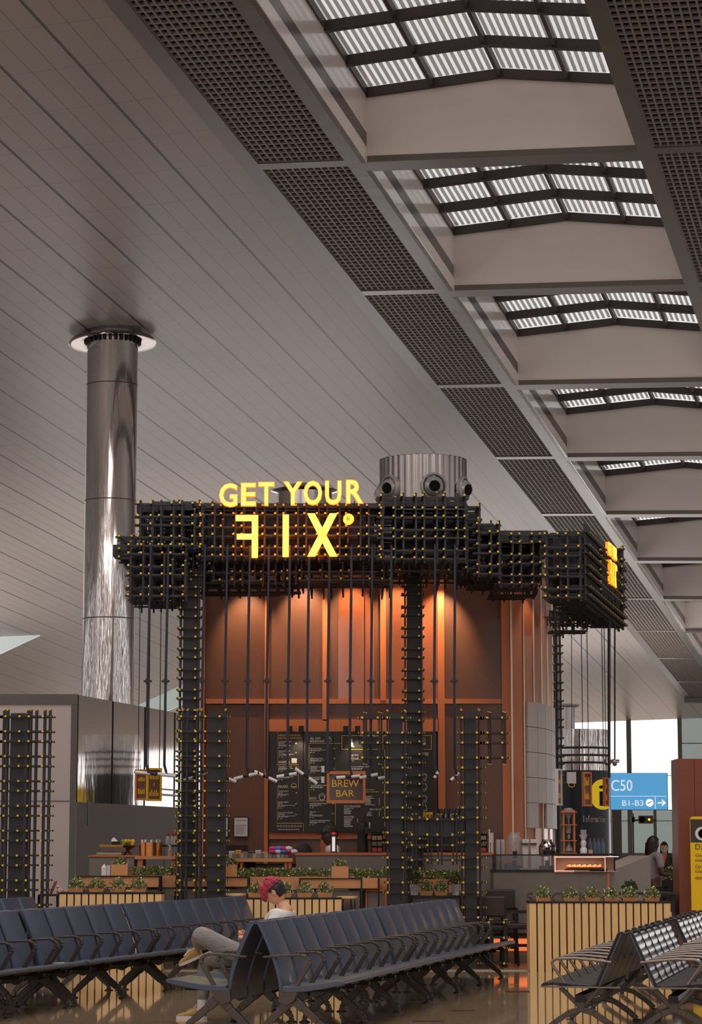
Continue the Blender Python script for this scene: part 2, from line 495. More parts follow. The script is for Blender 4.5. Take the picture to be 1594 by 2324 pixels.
# skylight bays
WALLH = 1.36
def rz(s):  # roof height above the ceiling plane (ridge in the middle)
    mid = (SI + SR) / 2
    return WALLH + .24 * (1 - abs(s - mid) / (SR - mid))
def rp(a, s, dz): return cp(a, s, rz(s) + dz)
def rbox(mb, a0, a1, s0, s1, z0, z1):
    vs = []
    for z in (z0, z1):
        for a, s in ((a0, s0), (a0, s1), (a1, s1), (a1, s0)): vs.append(rp(a, s, z))
    mb.add(vs, [(0, 3, 2, 1), (4, 5, 6, 7), (0, 1, 5, 4), (1, 2, 6, 5), (2, 3, 7, 6), (3, 0, 4, 7)])
MID = (SI + SR) / 2
for k in range(len(AK)):
    # gable beam between two bays
    mb = MB()
    a = AK[k]
    for (s0, s1) in ((SI, MID), (MID, SR)):
        vs = []
        for aa in (a, a + .45):
            vs += [cp(aa, s0, .1), cp(aa, s1, .1), cp(aa, s1, rz(s1) + .02), cp(aa, s0, rz(s0) + .02)]
        mb.add(vs, [(0, 1, 2, 3), (7, 6, 5, 4), (0, 4, 5, 1), (3, 2, 6, 7), (0, 3, 7, 4), (1, 5, 6, 2)])
    trim(mb, M_['whitepanel'])
    mb = MB(); cbox(mb, a - .03, a + .48, SI, SR, -.02, .10); trim(mb, M_['steelband'])
    # side walls of the recess
    if k < len(AK) - 1:
        a1 = AK[k + 1]
        mb = MB()
        cbox(mb, a + .45, a1, SI - .1, SI, .25, WALLH + .3)
        cbox(mb, a + .45, a1, SI - .1, SI + .02, -.02, .25)
        trim(mb, M_['whitepanel'])
        mb = MB(); cbox(mb, a + .45, a1, SR, SR + .1, .0, WALLH + .3); trim(mb, M_['whitepanel'])
        # the glazed roof of the bay
        wn = struct(bpy.data.objects.new('window_%d' % (k + 1), None)); C.objects.link(wn); wn.location = cp(a, MID, 0)
        fr = MB(); gr = MB(); NP = 5
        for i in range(NP + 1):
            ac = a + .45 + (a1 - a - .45) * i / NP
            for (s0, s1) in ((SI, MID), (MID, SR)):
                rbox(fr, ac - .06, ac + .06, s0, s1, -.15, .03)
                rbox(gr, ac + .07, ac + .085, s0, s1, -.10, .03)
        fr.build('purlin', M_['skyframe'], wn); gr.build('green_edge', M_['skygreen'], wn)
        ra = MB()
        for i in range(5):
            s = SI + (SR - SI) * i / 4
            rbox(ra, a + .45, a1, max(SI, s - .035), min(SR, s + .035), -.12, .04)
        ra.build('rafter', M_['skyframe'], wn)
        gl = MB()
        for (s0, s1) in ((SI, MID), (MID, SR)): rbox(gl, a + .45, a1, s0, s1, .04, .055)
        gl.build('glazing', M_['skyglass'], wn)
        lo = MB(); nl = 38
        for i in range(nl):
            s = SI + (SR - SI) * (i + .5) / nl
            rbox(lo, a + .3, a1 + .1, s - .032, s + .032, .10, .12)
        lo.build('louvre', M_['louvre'], wn)

# end window wall and translucent glazing (far right)
def hitc(px, py):
    r = ray(px, py); b = Vector((0, 0, EYE))
    # panels left of the strip use the extra tilt; far zone right of it the plain plane
    t = (P0.z - SL * A0 + CT * S0 - EYE) / (r.z - SL * r.dot(AX) + CT * r.dot(BX))
    return b + r * t
M_['whiteglass'] = pm('pale_green_glazing', (196, 210, 206), .3, 0, .6, .05, emit=.28)
M_['mullion'] = pm('grey_mullion', (140, 136, 132), .5, 0)
wz = MB()
def fquad(mb, x0, y0, x1, y1, Y, d=.1):
    p = at(x0, y1, Y); q = at(x1, y0, Y)
    mb.box(p.x, q.x, Y, Y + d, p.z, q.z)
win = struct(bpy.data.objects.new('window_20', None)); C.objects.link(win); win.location = at(1470, 1990, YW)
mb = MB()
fquad(mb, 1300, 1838, 1545, 1938, YW); fquad(mb, 1545, 1560, 1640, 1938, YW)
mb.build('translucent_pane', M_['whiteglass'], win)
mb = MB()
for x in (1429, 1545, 1488): fquad(mb, x - (2.5 if x < 1500 else 1.2), 1560 if x != 1488 else 1838, x + (2.5 if x < 1500 else 1.2), 1938, YW - .3)
for y in (1760, 1838, 1863): fquad(mb, 1300, y - .8, 1640, y + .8, YW - .3)
fquad(mb, 1545, 1686, 1640, 1688, YW - .3)
mb.build('mullion', M_['mullion'], win)
mb = MB(); fquad(mb, 1300, 1938, 1700, 2060, YW - .2, .3)
struct(mb.build('wall_far', pm('far_wall_paint', (150, 140, 134), .7)))
mb = MB(); fquad(mb, 1300, 1936, 1700, 1948, YW - .5, .2); trim(mb, M_['mullion'])

# clerestory glass blade seen under the left ceiling
mb = MB()
vs = [at(-60, 1452, 96), at(176, 1397, 96), at(176, 1402, 96), at(-60, 1512, 96)]
mb.add([tuple(v) for v in vs] + [tuple(v + Vector((0, .15, 0))) for v in vs], [(0, 1, 2, 3), (7, 6, 5, 4), (0, 4, 5, 1), (3, 2, 6, 7), (0, 3, 7, 4), (1, 5, 6, 2)])
struct(mb.build('window_21', pm('clerestory_glass', (196, 208, 204), .2, 0, .5, .04, emit=.35)))
mb = MB()
vs = [at(300, 1606, 97), at(420, 1552, 97), at(420, 1596, 97), at(372, 1617, 97)]
mb.add([tuple(v) for v in vs] + [tuple(v + Vector((0, .15, 0))) for v in vs], [(0, 1, 2, 3), (7, 6, 5, 4), (0, 4, 5, 1), (3, 2, 6, 7), (0, 3, 7, 4), (1, 5, 6, 2)])
struct(mb.build('window_22', bpy.data.materials['clerestory_glass']))

# ---------------------------------------------------------------- chrome column at left
CY_ = 54.3; cc = at(240, 1925, CY_)
cs = Vector((cc.x, CY_, 0)).dot(BX); ca = Vector((cc.x, CY_, 0)).dot(AX); ctop = cp(ca, cs).z
t = thing('steel_column', 'tall polished steel column rising to the ceiling at left', 'column', (cc.x, CY_, 0))
mb = MB(); mb.lathe([(.585, 0), (.585, ctop + .12)], (cc.x, CY_, 0), 64); mb.build('shaft', M_['chrome'], t, smooth=True)
mb = MB()
for py in (865, 1130, 1400):
    z = PZ(py, CY_ - .58); mb.lathe([(.588, z - .012), (.591, z), (.588, z + .012)], (cc.x, CY_, 0), 64)
mb.build('joint_ring', M_['alu'], t, smooth=True)
mb = MB()
prof = [(.62, .07), (.98, .0), (1.0, -.05), (.95, -.07), (.62, .0)]
vs = []; fs = []; n = 48
for (r, dz) in prof:
    for k in range(n):
        x = cc.x + r * cos(2 * pi * k / n); y = CY_ + r * sin(2 * pi * k / n)
        s = x * BX.x + y * BX.y; a = x * AX.x + y * AX.y
        vs.append((x, y, cp(a, s).z + dz - .14))
for i in range(len(prof)):
    j = (i + 1) % len(prof)
    for k in range(n): fs.append((i * n + k, i * n + (k + 1) % n, j * n + (k + 1) % n, j * n + k))
mb.add(vs, fs); mb.build('cap_ring', M_['chrome2'], t, smooth=True)
mb = MB()
for k in range(28):
    a_ = 2 * pi * k / 28
    x = cc.x + .62 * cos(a_); y = CY_ + .62 * sin(a_)
    mb.box(x - .03, x + .03, y - .03, y + .03, ctop - .2, ctop - .02)
mb.build('collar_bolt', M_['rubber'], t)

# ---------------------------------------------------------------- mirror clad building at left
bz = PZ(1577, 40.0)
M_['cladmatte'] = pm('brushed_grey_cladding', (186, 172, 166), .32, .35, 1.2, .10)
M_['cladmirror'] = pm('mirror_steel_cladding', (176, 168, 164), .05, .95, 1.2, .05, bump=.16, bdist=.03, stretch=(1, 1, .3))
M_['cladlow'] = pm('lower_grey_cladding', (142, 131, 126), .6, 0, 1.2, .08)
cx_ = PX(172, 40.0); dx, dy = .2265, .974
ex = cx_ + dx * 9.0; ey = 40 + dy * 9.0
w = struct(bpy.data.objects.new('wall_left', None)); C.objects.link(w); w.location = (cx_, 40, 0)
zb = PZ(1820, 40.0)
mb = MB(); mb.box(-16, cx_, 40, 40.3, 0, bz); mb.box(-16, cx_, 40, 49, bz - .04, bz)
mb.build('front_cladding', M_['cladmatte'], w)
mb = MB()
for x in (PX(157, 40), ):
    mb.box(x, cx_ - .001, 39.97, 40, 0, bz - .0)
mb.box(-16, cx_, 39.96, 40, bz - .16, bz + .01)
mb.box(-16, cx_, 39.985, 40, PZ(1819, 40), PZ(1817, 40))
mb.build('dark_edge', pm('brown_grey_edge', (100, 90, 86), .35, .4), w)
n = 5
mb = MB(); lw = MB(); jl = MB()
for i in range(n):
    f0, f1 = i / n, (i + 1) / n
    x0, y0 = cx_ + (ex - cx_) * f0, 40 + (ey - 40) * f0
    x1, y1 = cx_ + (ex - cx_) * f1, 40 + (ey - 40) * f1
    mb.add([(x0, y0, zb), (x1, y1, zb), (x1, y1, bz), (x0, y0, bz)], [(0, 1, 2, 3)])
    lw.add([(x0, y0, 0), (x1, y1, 0), (x1, y1, zb), (x0, y0, zb)], [(0, 1, 2, 3)])
    jl.box(x0 - .012, x0 + .012, y0 - .012, y0 + .012, zb, bz)
vs = [(cx_, 40, 0), (ex, ey, 0), (ex - 1, ey + .2, 0), (cx_ - .4, 40.3, 0)]
mb.add([(v[0], v[1], bz) for v in vs], [(0, 1, 2, 3)])
mb.build('mirror_band', M_['cladmirror'], w)
lw.build('lower_wall', M_['cladlow'], w); jl.build('panel_joint', M_['rubber'], w)
# handrail lines in front of the mirror band
mb = MB()
p0 = Vector((cx_ + dx * 4 + .05, 40 + dy * 4, PZ(1802, 44))); p1 = Vector((ex + .05, ey, p0.z))
mb.bar(p0, p1, .03); mb.bar(p0 + Vector((0, 0, .1)), p1 + Vector((0, 0, .1)), .02)
trim(mb, M_['alu'])
# washroom direction sign on that wall
t = thing('wall_sign', 'small dark teal sign on the grey wall under the mirror band', 'sign', at(183, 1870, 40.7))
mb = MB(); p = at(173, 1873, 40.6); q = at(194, 1819, 40.6)
mb.box(p.x + .06, q.x + .06, 40.55, 40.6, p.z, q.z); mb.build('board', pm('teal_sign', (52, 74, 76), .4), t)
mb = MB(); text_px(mb, 'i', 182.5, 1842, 184.5, 1853, 40.54)
mb.box(p.x + .09, p.x + .19, 40.54, 40.55, PZ(1834, 40.6), PZ(1832, 40.6)); mb.build('print', M_['white_text'], t)

# ---------------------------------------------------------------- things behind, between building and kiosk
t = thing('glass_escalator_screen', 'slanted blue glass screen standing beyond the mirrored wall', 'glass screen', at(370, 2190, 52))
mb = MB()
Yg = 52.0
def poly_px(mb, pts, Y, d=.05, mi=0):
    vs = [at(x, y, Y) for x, y in pts]; n = len(pts)
    mb.add([tuple(v) for v in vs] + [(v.x, v.y + d, v.z) for v in vs], [tuple(range(n)), tuple(reversed(range(n, 2 * n)))] + [(i, i + n, (i + 1) % n + n, (i + 1) % n) for i in range(n)], None, mi)
poly_px(mb, [(364, 1838), (384, 1842), (401, 1700), (381, 1704)], Yg); poly_px(mb, [(386, 1842), (420, 1845), (420, 1700), (402, 1700)], Yg)
poly_px(mb, [(375, 1925), (420, 1925), (420, 1848), (384, 1848)], Yg)
mb.build('pane', pm('blue_tinted_glass', (112, 134, 148), .15, 0, 6, .1), t)
mb = MB(); poly_px(mb, [(360, 1842), (364, 1838), (383, 1700), (379, 1700)], Yg - .1); poly_px(mb, [(370, 1930), (374, 1928), (386, 1845), (382, 1845)], Yg - .1)
poly_px(mb, [(362, 1838), (420, 1840), (420, 1847), (360, 1844)], Yg - .15); mb.build('frame', M_['black'], t)
mb = MB(); poly_px(mb, [(374, 2190), (378, 2190), (378, 1925), (374, 1925)], Yg); poly_px(mb, [(416, 2190), (420, 2190), (420, 1925), (416, 1925)], Yg)
mb.build('support_post', M_['black'], t)
t = thing('hanging_screen', 'lit blue information screen on a thin pole behind the left lattice column', 'screen', at(395, 1700, 50))
mb = MB(); fquad(mb, 385, 1658, 408, 1695, 50, .12); mb.build('case', M_['rubber'], t)
mb = MB(); fquad(mb, 386, 1659, 407, 1694, 49.98, .02); mb.build('display', pm('blue_screen', (110, 185, 225), .4, emit=.75, namt=0), t)
mb = MB(); mb.lathe([(.09, 0), (.09, .02)], (0, 0, 0), 20, Matrix.Translation(at(391, 1677, 49.96)) @ Matrix.Rotation(pi / 2, 4, 'X') @ Matrix.Scale(1.8, 4, (0, 1, 0)))
mb.build('symbol', pm('white_symbol', (235, 235, 235), .4, emit=.7, namt=0), t)
mb = MB(); mb.bar(at(396, 1695, 50), (at(396, 1695, 50).x, 50, 0), .04); mb.build('stand', M_['black'], t)
t = thing('queue_post', 'dark slim post with collar standing behind the hanging cables', 'post', (PX(358, 48), 48, 0))
x = PX(358, 48)
mb = MB(); mb.box(x - .03, x + .03, 47.97, 48.03, 0, PZ(1668, 48)); mb.box(x - .06, x + .06, 47.94, 48.06, PZ(1685, 48), PZ(1675, 48)); mb.box(x - .11, x + .11, 47.9, 48.1, PZ(1728, 48), PZ(1722, 48))
mb.build('pole', M_['seatside'], t)
# ================================================================ KIOSK
YT = 34.0   # front of the wood tower
FX0, FX1 = PX(455, YT), PX(1158, YT)
ZT = 5.95
# floor inside the kiosk and its metal threshold
mb = MB(); mb.box(-9, 9.5, 30.42, 44, .0, .012); trim(mb, M_['kfloor'])
mb = MB(); mb.box(-9, 9.5, 30.36, 30.42, .0, .014); trim(mb, pm('threshold_metal', (190, 176, 160), .3, .7))

# drum with jet nozzles
DC = Vector((PX(964, 36), 36.0, 0)); zt = PZ(1031, 35.4)
t = thing('ventilation_drum', 'ribbed shiny steel drum with round air nozzles above the lattice roof', 'air vent', DC)
mb = MB(); mb.lathe([(.645, 5.0), (.65, zt)], DC, 192, mod=lambda a: 1 + .014 * cos(a * 38))
mb.build('drum', M_['chrome2'], t, smooth=True)
mb = MB(); mb.lathe([(.0, zt), (.66, zt)], DC, 48); mb.build('lid', M_['chrome2'], t)
mb = MB(); mb.lathe([(.5, 0), (.5, 5.0)], DC, 32); mb.build('duct', M_['seatside'], t)
zn = PZ(1104, 35.4)
for k, ang in enumerate((-140, -78, -25, 35, 95, 155)):
    a = radians(ang); d = Vector((cos(a), sin(a), 0))
    MM = Matrix.Translation(DC + d * .62 + Vector((0, 0, zn))) @ d.to_track_quat('Z', 'Y').to_matrix().to_4x4()
    mb = MB(); mb.lathe([(.20, 0), (.20, .06), (.17, .08), (.16, .05), (.16, 0)], n=32, M=MM)
    nz = mb.build('nozzle', pm('nozzle_enamel', (150, 144, 142), .3, .3) if k == 0 else bpy.data.materials['nozzle_enamel'], t, smooth=True)
    d2 = (d + Vector((.0, -.5 if ang < 0 else 0, -.15))).normalized()
    M2 = Matrix.Translation(DC + d * .62 + Vector((0, 0, zn))) @ d2.to_track_quat('Z', 'Y').to_matrix().to_4x4()
    mb = MB(); mb.lathe([(.155, 0), (.15, .06), (.13, .11), (.09, .15), (.085, .14)], n=32, M=M2)
    mb.build('nozzle_ball', bpy.data.materials['nozzle_enamel'], nz, smooth=True)
    mb = MB(); mb.lathe([(.0, .1415), (.083, .1415)], n=24, M=M2); mb.build('nozzle_throat', M_['void'], nz)
# far pale dome glimpsed over the sign
t = thing('steel_drum', 'dim steel drum top glimpsed behind the lit word sign', 'air vent', (PX(690, 44), 44, 0))
mb = MB(); z = PZ(1107, 44); mb.lathe([(.5, 0), (.5, z - .1), (.62, z - .06), (.3, z + .05), (.0, z + .06)], (PX(690, 44), 44, 0), 32); mb.build('drum', M_['chrome2'], t, smooth=True)

# ---- wood tower
t = thing('kiosk_tower', 'tall wood clad kiosk core with orange frames and brown woven panels', 'kiosk wall', ((FX0 + FX1) / 2, YT, 0))
TW = t
def fbox(mb, x0, y0, x1, y1, Y, d):   # frontal box from pixels, front face at Y
    p = at(x0, y1, Y); q = at(x1, y0, Y); mb.box(p.x, q.x, Y, Y + d, p.z, q.z)
mb = MB(); mb.box(FX0, FX1, YT + .12, YT + .35, 0, ZT); mb.box(FX0, FX0 + .2, YT + .2, 38, 0, ZT); mb.box(FX0, 2.9, 37.8, 38, 0, ZT)
mb.build('core', M_['woven'], t)
ztop = 1262
xs = [466, 605, 738, 870, 1003, 1145]
for i in range(5):
    m = M_['woven']
    mb = MB(); fbox(mb, xs[i], ztop, xs[i + 1], 1592, YT + .06, .06)
    mb.build('wall_panel', m, t)
# glossy bowed panel reflecting the hall
mb = MB(); fbox(mb, 768, 1285, 850, 1586, YT + .05, .008); mb.build('glossy_panel', M_['wovengloss'], t)
mb = MB(); fbox(mb, 884, 1285, 996, 1586, YT + .05, .008); mb.build('glossy_panel', M_['wovengloss'], t)
for (a, b, c, d) in ((466, 1600, 605, 1960), (612, 1597, 733, 1635), (740, 1597, 1003, 1635), (1008, 1597, 1145, 1960), (612, 1905, 733, 1960), (740, 1905, 1003, 1960)):
    mb = MB(); fbox(mb, a, b, c, d, YT + .06, .06); mb.build('wall_panel', M_['woven'], t)
for (a, b, c, d) in ((455, ztop, 467, 1960), (599, ztop, 611, 1960), (732, ztop, 745, 1636), (864, ztop, 876, 1590), (996, ztop, 1008, 1960), (1143, ztop, 1160, 1960),
                     (467, 1586, 1143, 1597), (611, 1633, 996, 1660), (611, 1888, 996, 1904), (728, 1904, 740, 1960)):
    mb = MB(); fbox(mb, a, b, c, d, YT + (.012 if a == 467 else 0), .06 if d != 1660 else .1); mb.build('frame_batten', M_['woodorange'], t)
# curved right hand side
cur = [(FX1, 34.0), (2.44, 34.12), (2.60, 34.4), (2.745, 34.8), (2.87, 35.3), (2.985, 35.95), (3.06, 36.8), (3.05, 38.0)]
M_['sidepanel'] = pm('satin_copper_side_panel', (172, 104, 74), .28, .25, 6, .06, stretch=(4, 4, .3))
for i in range(len(cur) - 1):
    (x0, y0), (x1, y1) = cur[i], cur[i + 1]
    mb = MB(); mb.add([(x0, y0, 0), (x1, y1, 0), (x1, y1, ZT), (x0, y0, ZT)], [(0, 1, 2, 3)]); mb.add([(x0 - .05, y0 + .05, 0), (x1 - .05, y1 + .05, 0), (x1 - .05, y1 + .05, ZT), (x0 - .05, y0 + .05, ZT)], [(3, 2, 1, 0)])
    mb.build('side_panel', M_['sidepanel'], t)
M_['striplight'] = pm('pale_metal_strip', (214, 196, 170), .3, .5)
for i in range(1, len(cur) - 1):
    mb = MB(); x, y = cur[i]; mb.box(x - .006, x + .012, y - .02, y + .01, 0, ZT); mb.build('metal_strip', M_['striplight'], t)
mb = MB(); x = FX1; mb.box(x + .03, x + .055, 33.96, 34.0, 0, ZT); mb.build('metal_strip', M_['striplight'], t)
# pale grey tile cladding, with a notch
cur2 = [(x + .05, y - .03) for x, y in cur]
z0, z1 = PZ(1880, 34.4), PZ(1592, 34.1)
def tile(x0, y0, x1, y1, za, zb):
    mb = MB(); mb.add([(x0, y0, za), (x1, y1, za), (x1, y1, zb), (x0, y0, zb), (x0 - .03, y0 + .03, za), (x1 - .03, y1 + .03, za), (x1 - .03, y1 + .03, zb), (x0 - .03, y0 + .03, zb)],
                      [(0, 1, 2, 3), (7, 6, 5, 4), (0, 4, 5, 1), (3, 2, 6, 7), (0, 3, 7, 4), (1, 5, 6, 2)])
    return mb.build('grey_tile', M_['tilegrey'], t)
nr = 5
pts = [cur2[1], cur2[2], cur2[3], cur2[4], cur2[5], cur2[6]]
for i in range(5):
    for r in range(nr):
        za = z0 + (z1 - z0) * r / nr + .004; zb = z0 + (z1 - z0) * (r + 1) / nr - .004
        if i == 1 and r == 0: continue
        (xa, ya), (xb, yb) = pts[i], pts[i + 1]
        e = .012
        tile(xa + (xb - xa) * e, ya + (yb - ya) * e, xb - (xb - xa) * e, yb - (yb - ya) * e, za, zb)
# notices on the wall
for (x0, x1, nm) in ((505, 520, 'black framed white notice half hidden by the lattice post'), (530, 565, 'black framed white notice hanging on the brown kiosk wall')):
    t = thing('wall_notice', nm, 'notice', at((x0 + x1) / 2, 1900, YT - .02))
    mb = MB(); fbox(mb, x0, 1853, x1, 1900, YT - .02, .03); mb.build('frame', M_['black'], t)
    mb = MB(); fbox(mb, x0 + 2, 1856, x1 - 3, 1898, YT - .024, .005); mb.build('paper', M_['paper'], t)
    mb = MB()
    fbox(mb, x0 + 4, 1861, x1 - 5, 1862, YT - .027, .002); fbox(mb, x0 + 4, 1872, x1 - 5, 1873, YT - .027, .002)
    for k in range(6): fbox(mb, x0 + 5, 1876 + k * 3, x1 - 7 - (k % 3) * 2, 1876.6 + k * 3, YT - .027, .002)
    mb.build('print', pm('grey_print', (110, 104, 104), .7) if x0 == 505 else bpy.data.materials['grey_print'], t)

# ---- menu board
YM = 33.93
t = thing('menu_board', 'wide black menu board with white and yellow print on the kiosk wall', 'menu board', at(797, 1888, YM))
mb = MB()
for (a, b) in ((611, 688), (689, 756), (757, 838), (839, 985)):
    fbox(mb, a, 1660, b, 1888, YM, .05)
mb.build('board', pm('black_menu_board', (44, 40, 40), .5, 0, 6, .1), t)
wt = MB(); yt = MB()
def T(s, x0, y0, x1, y1, mbx=None): text_px(mbx or wt, s, x0, y0, x1, y1, YM - .002, .001)
def L(x0, y0, x1, y1, mbx=None):
    fbox(mbx or yt, x0, y0, x1, y1, YM - .003, .002)
T('LOVE IS THE FOOD OF LIFE,', 633, 1667, 683, 1671.5, yt); T('AND TRAVEL IS THE DESSERT.', 633, 1673.5, 688, 1677, yt)
random.seed(3)
def item(x, y, title, w, price=None, px_=None, two=None):
    T(title, x, y, x + w, y + 3.0)
    if two: T(two, x, y + 3.8, x + w * .45, y + 6.8); y += 3.8
    if price: T(price, px_, y, px_ + 4, y + 3)
    for k in range(2):
        xx = x
        end = x + random.uniform(22, 42) * (1 if k == 0 else .7)
        while xx < end:
            ln = random.uniform(2, 6); L(xx, y + 4.6 + k * 2.2, min(xx + ln, end), y + 5.5 + k * 2.2, wt); xx += ln + 1
    L(x, y + 10.2, x + 1.6, y + 12, wt); L(x + 5, y + 10.8, x + 10, y + 11.6, wt)
item(633, 1682, 'ACAI SUPERSEED', 30, '49', 670, 'BOWL'); item(633, 1703, 'DRAGON FRUIT', 25, '45', 670, 'BOWL')
T('WAFFLES', 632, 1727, 658, 1732.5)
item(632, 1739, 'TIRAMISU WAFFLE', 31, '36', 670); item(632, 1758, 'S\'MORES', 15, '34', 670)
T('SALADS', 631, 1782, 653, 1787.5)
item(631, 1794, 'THAI NOODLE', 24, '48', 671, 'SALAD'); item(631, 1819, 'SUPER GREEN', 24, '49', 670, 'BARLEY SALAD'); item(631, 1843, 'HALLOUMI & GREEN', 34, '36', 670, 'LENTIL SALAD')
T('ALL DAY', 704, 1673, 728, 1678); T('BREAKFAST', 704, 1680, 737, 1685)
item(705, 1697, 'AVO ON TOAST', 26, '49', 757); item(705, 1720, 'CHIA PANCAKES', 28, '45', 757); item(705, 1739, 'SMASHED TURKISH', 33, '52', 757, 'ON TOAST')
item(705, 1763, 'PECAN BUTTER', 30); item(705, 1781, 'WILD BLUEBERRY TOAST', 38)
T('BAOS', 703, 1809, 718, 1814.5)
item(703, 1822, 'ROASTED BRISKET BAO', 39, '55', 754); item(703, 1841, 'GRILLED', 14, '55', 754, 'CHICKEN BAO'); item(703, 1861, 'ROASTED MUSHROOM BAO', 46)
T('MANUAL BREW', 818, 1666, 880, 1672)
T('OTHER', 794, 1693, 805, 1696)
item(794, 1712, 'BOSH EGGS', 20, two='SOURDOUGH'); item(794, 1739, 'BEN & JALAPENO FRITTER', 50)
T('THE BEVERAGE & CAFFEINE', 776, 1791, 850, 1793.5, yt); T('TALK CONTAIN MILK AND DAIRY FREE', 790, 1796, 860, 1798.5, yt)
T('COFFEE SHAKERS', 781, 1806, 813, 1809.5); T('CLASSICS', 829, 1806, 845, 1809.5)
T('FIZZY LEMONADES', 781, 1828, 818, 1832); T('SMOOTHIES', 781, 1852, 804, 1856); T('COLD BREW ON TAP', 827, 1835, 866, 1839)
T('COFFEE', 955, 1708, 973, 1715)
for (x0, ya, yb, xp) in ((781, 1812, 1822, 812), (829, 1811, 1827, 860), (781, 1834, 1848, 811), (781, 1858, 1876, 811), (829, 1843, 1853, 860)):
    y = ya
    while y < yb: L(x0, y, x0 + random.uniform(12, 24), y + .9, wt); L(xp, y, xp + 2.2, y + .9, wt); y += 2.5
def outline(x0, y0, x1, y1, w=.7, mbx=None, skip=''):
    if 't' not in skip: L(x0, y0, x1, y0 + w, mbx)
    if 'b' not in skip: L(x0, y1 - w, x1, y1, mbx)
    if 'l' not in skip: L(x0, y0, x0 + w, y1, mbx)
    if 'r' not in skip: L(x1 - w, y0, x1, y1, mbx)
outline(630.5, 1661, 660, 1736, skip='tbr'); L(630.5, 1735, 678, 1736); outline(630, 1735, 678, 1790, skip='lt'); outline(629, 1790, 678, 1868, skip='rtb'); L(629, 1789, 678, 1790); L(629, 1868, 689, 1869); outline(660, 1868, 689, 1887, skip='ltb')
outline(701.5, 1687, 776, 1818, skip='rb'); L(700.5, 1817, 762, 1818); outline(740, 1818, 762, 1872, skip='ltb')
outline(776, 1669, 870, 1701, w=.9); outline(956, 1669, 980, 1701, w=.9); outline(870, 1701, 874, 1876, skip='ltb')
# pictograms
def ring(x, y, r, w=.6, n=14, sx=1., mbx=None):
    mb_ = mbx or wt
    for k in range(n):
        a0, a1 = 2 * pi * k / n, 2 * pi * (k + 1) / n
        p = at(x + r * sx * cos(a0), y + r * sin(a0), YM - .004); q = at(x + r * sx * cos(a1), y + r * sin(a1), YM - .004)
        mb_.bar(p, q, w * YM / F_PX, .002, up=(0, 1, 0))
for k in range(9): ring(631 + k * 6.5, 1875, 2); 
L(631, 1882, 680, 1883, wt)
L(662, 1721, 674, 1732, wt); ring(667, 1783, 5, sx=1.1); L(661, 1785, 673, 1786, wt); ring(731, 1808, 7, sx=1, w=.8); ring(731, 1811, 6); ring(748, 1679, 4.5); ring(748, 1675, 2)
fbox(wt, 795.5, 1686, 802, 1693, YM - .003, .002); fbox(wt, 797.5, 1677, 800, 1686, YM - .003, .002)
fbox(wt, 959, 1681, 966, 1690, YM - .003, .002); ring(962.5, 1678, 3)
for k, y in enumerate((1762, 1785, 1811, 1834)): ring(963, y, 6, w=.7, sx=1.1); L(957, y + 5.6, 969, y + 6.3, wt); L(958, y + 9, 968, y + 10, wt)
ring(838, 1870, 3); fbox(wt, 838.5, 1866, 840, 1880, YM - .003, .002)
wt.build('white_print', M_['white_text'], t); yt.build('yellow_print', pm('yellow_print', (232, 186, 60), .6), t)
# picture lights above the board
for x in (658, 684, 785, 812):
    p = at(x, 1655, 33.8)
    s = thing('spotlight', None, None, p); s['label'] = 'small black spotlight on the orange beam above the menu board'; s['category'] = 'lamp'; s['group'] = 'spotlights above the menu board'
    mb = MB(); mb.lathe([(.036, 0), (.036, .085)], p - Vector((0, 0, .04)), 16); mb.build('housing', M_['black'], s, smooth=True)
    mb = MB(); mb.bar(p + Vector((0, .03, .03)), p + Vector((0, .2, .03)), .02); mb.build('arm', M_['black'], s)
    if x in (684, 812): spot_lamp('menu_spot', p - Vector((0, .0, .06)), (p.x - .05, YM, p.z - .55), 14, 80, (1, .8, .55))
# wall washers under the roof
for (x, py, pw) in ((560, 1290, 70), (690, 1275, 100), (800, 1275, 80), (905, 1275, 90), (1002, 1290, 100)):
    p = at(x, py, 33.55)
    s = thing('wall_washer', None, None, p); s['label'] = 'small downlight under the lattice roof washing the wood wall'; s['category'] = 'lamp'; s['group'] = 'downlights under the lattice roof'
    mb = MB(); mb.lathe([(.045, 0), (.05, .12)], p, 16); mb.build('housing', M_['black'], s, smooth=True)
    mb = MB(); mb.lathe([(0, -.002), (.035, -.002)], p, 16); mb.build('lens', pm('warm_lens', (255, 205, 150), .4, emit=3, namt=0) if x == 560 else bpy.data.materials['warm_lens'], s)
    spot_lamp('wall_wash', p - Vector((0, 0, .03)), (p.x, 34.15, p.z - 1.0), pw * 1.7, 62, (1, .72, .45))
for (x, y, py) in ((2.62, 34.0, 1300), (2.95, 34.7, 1330)):
    p = Vector((x, y, 5.25)); spot_lamp('side_wash', p, (x - .05, y + .45, 3.9), 30, 60, (1, .66, .40))

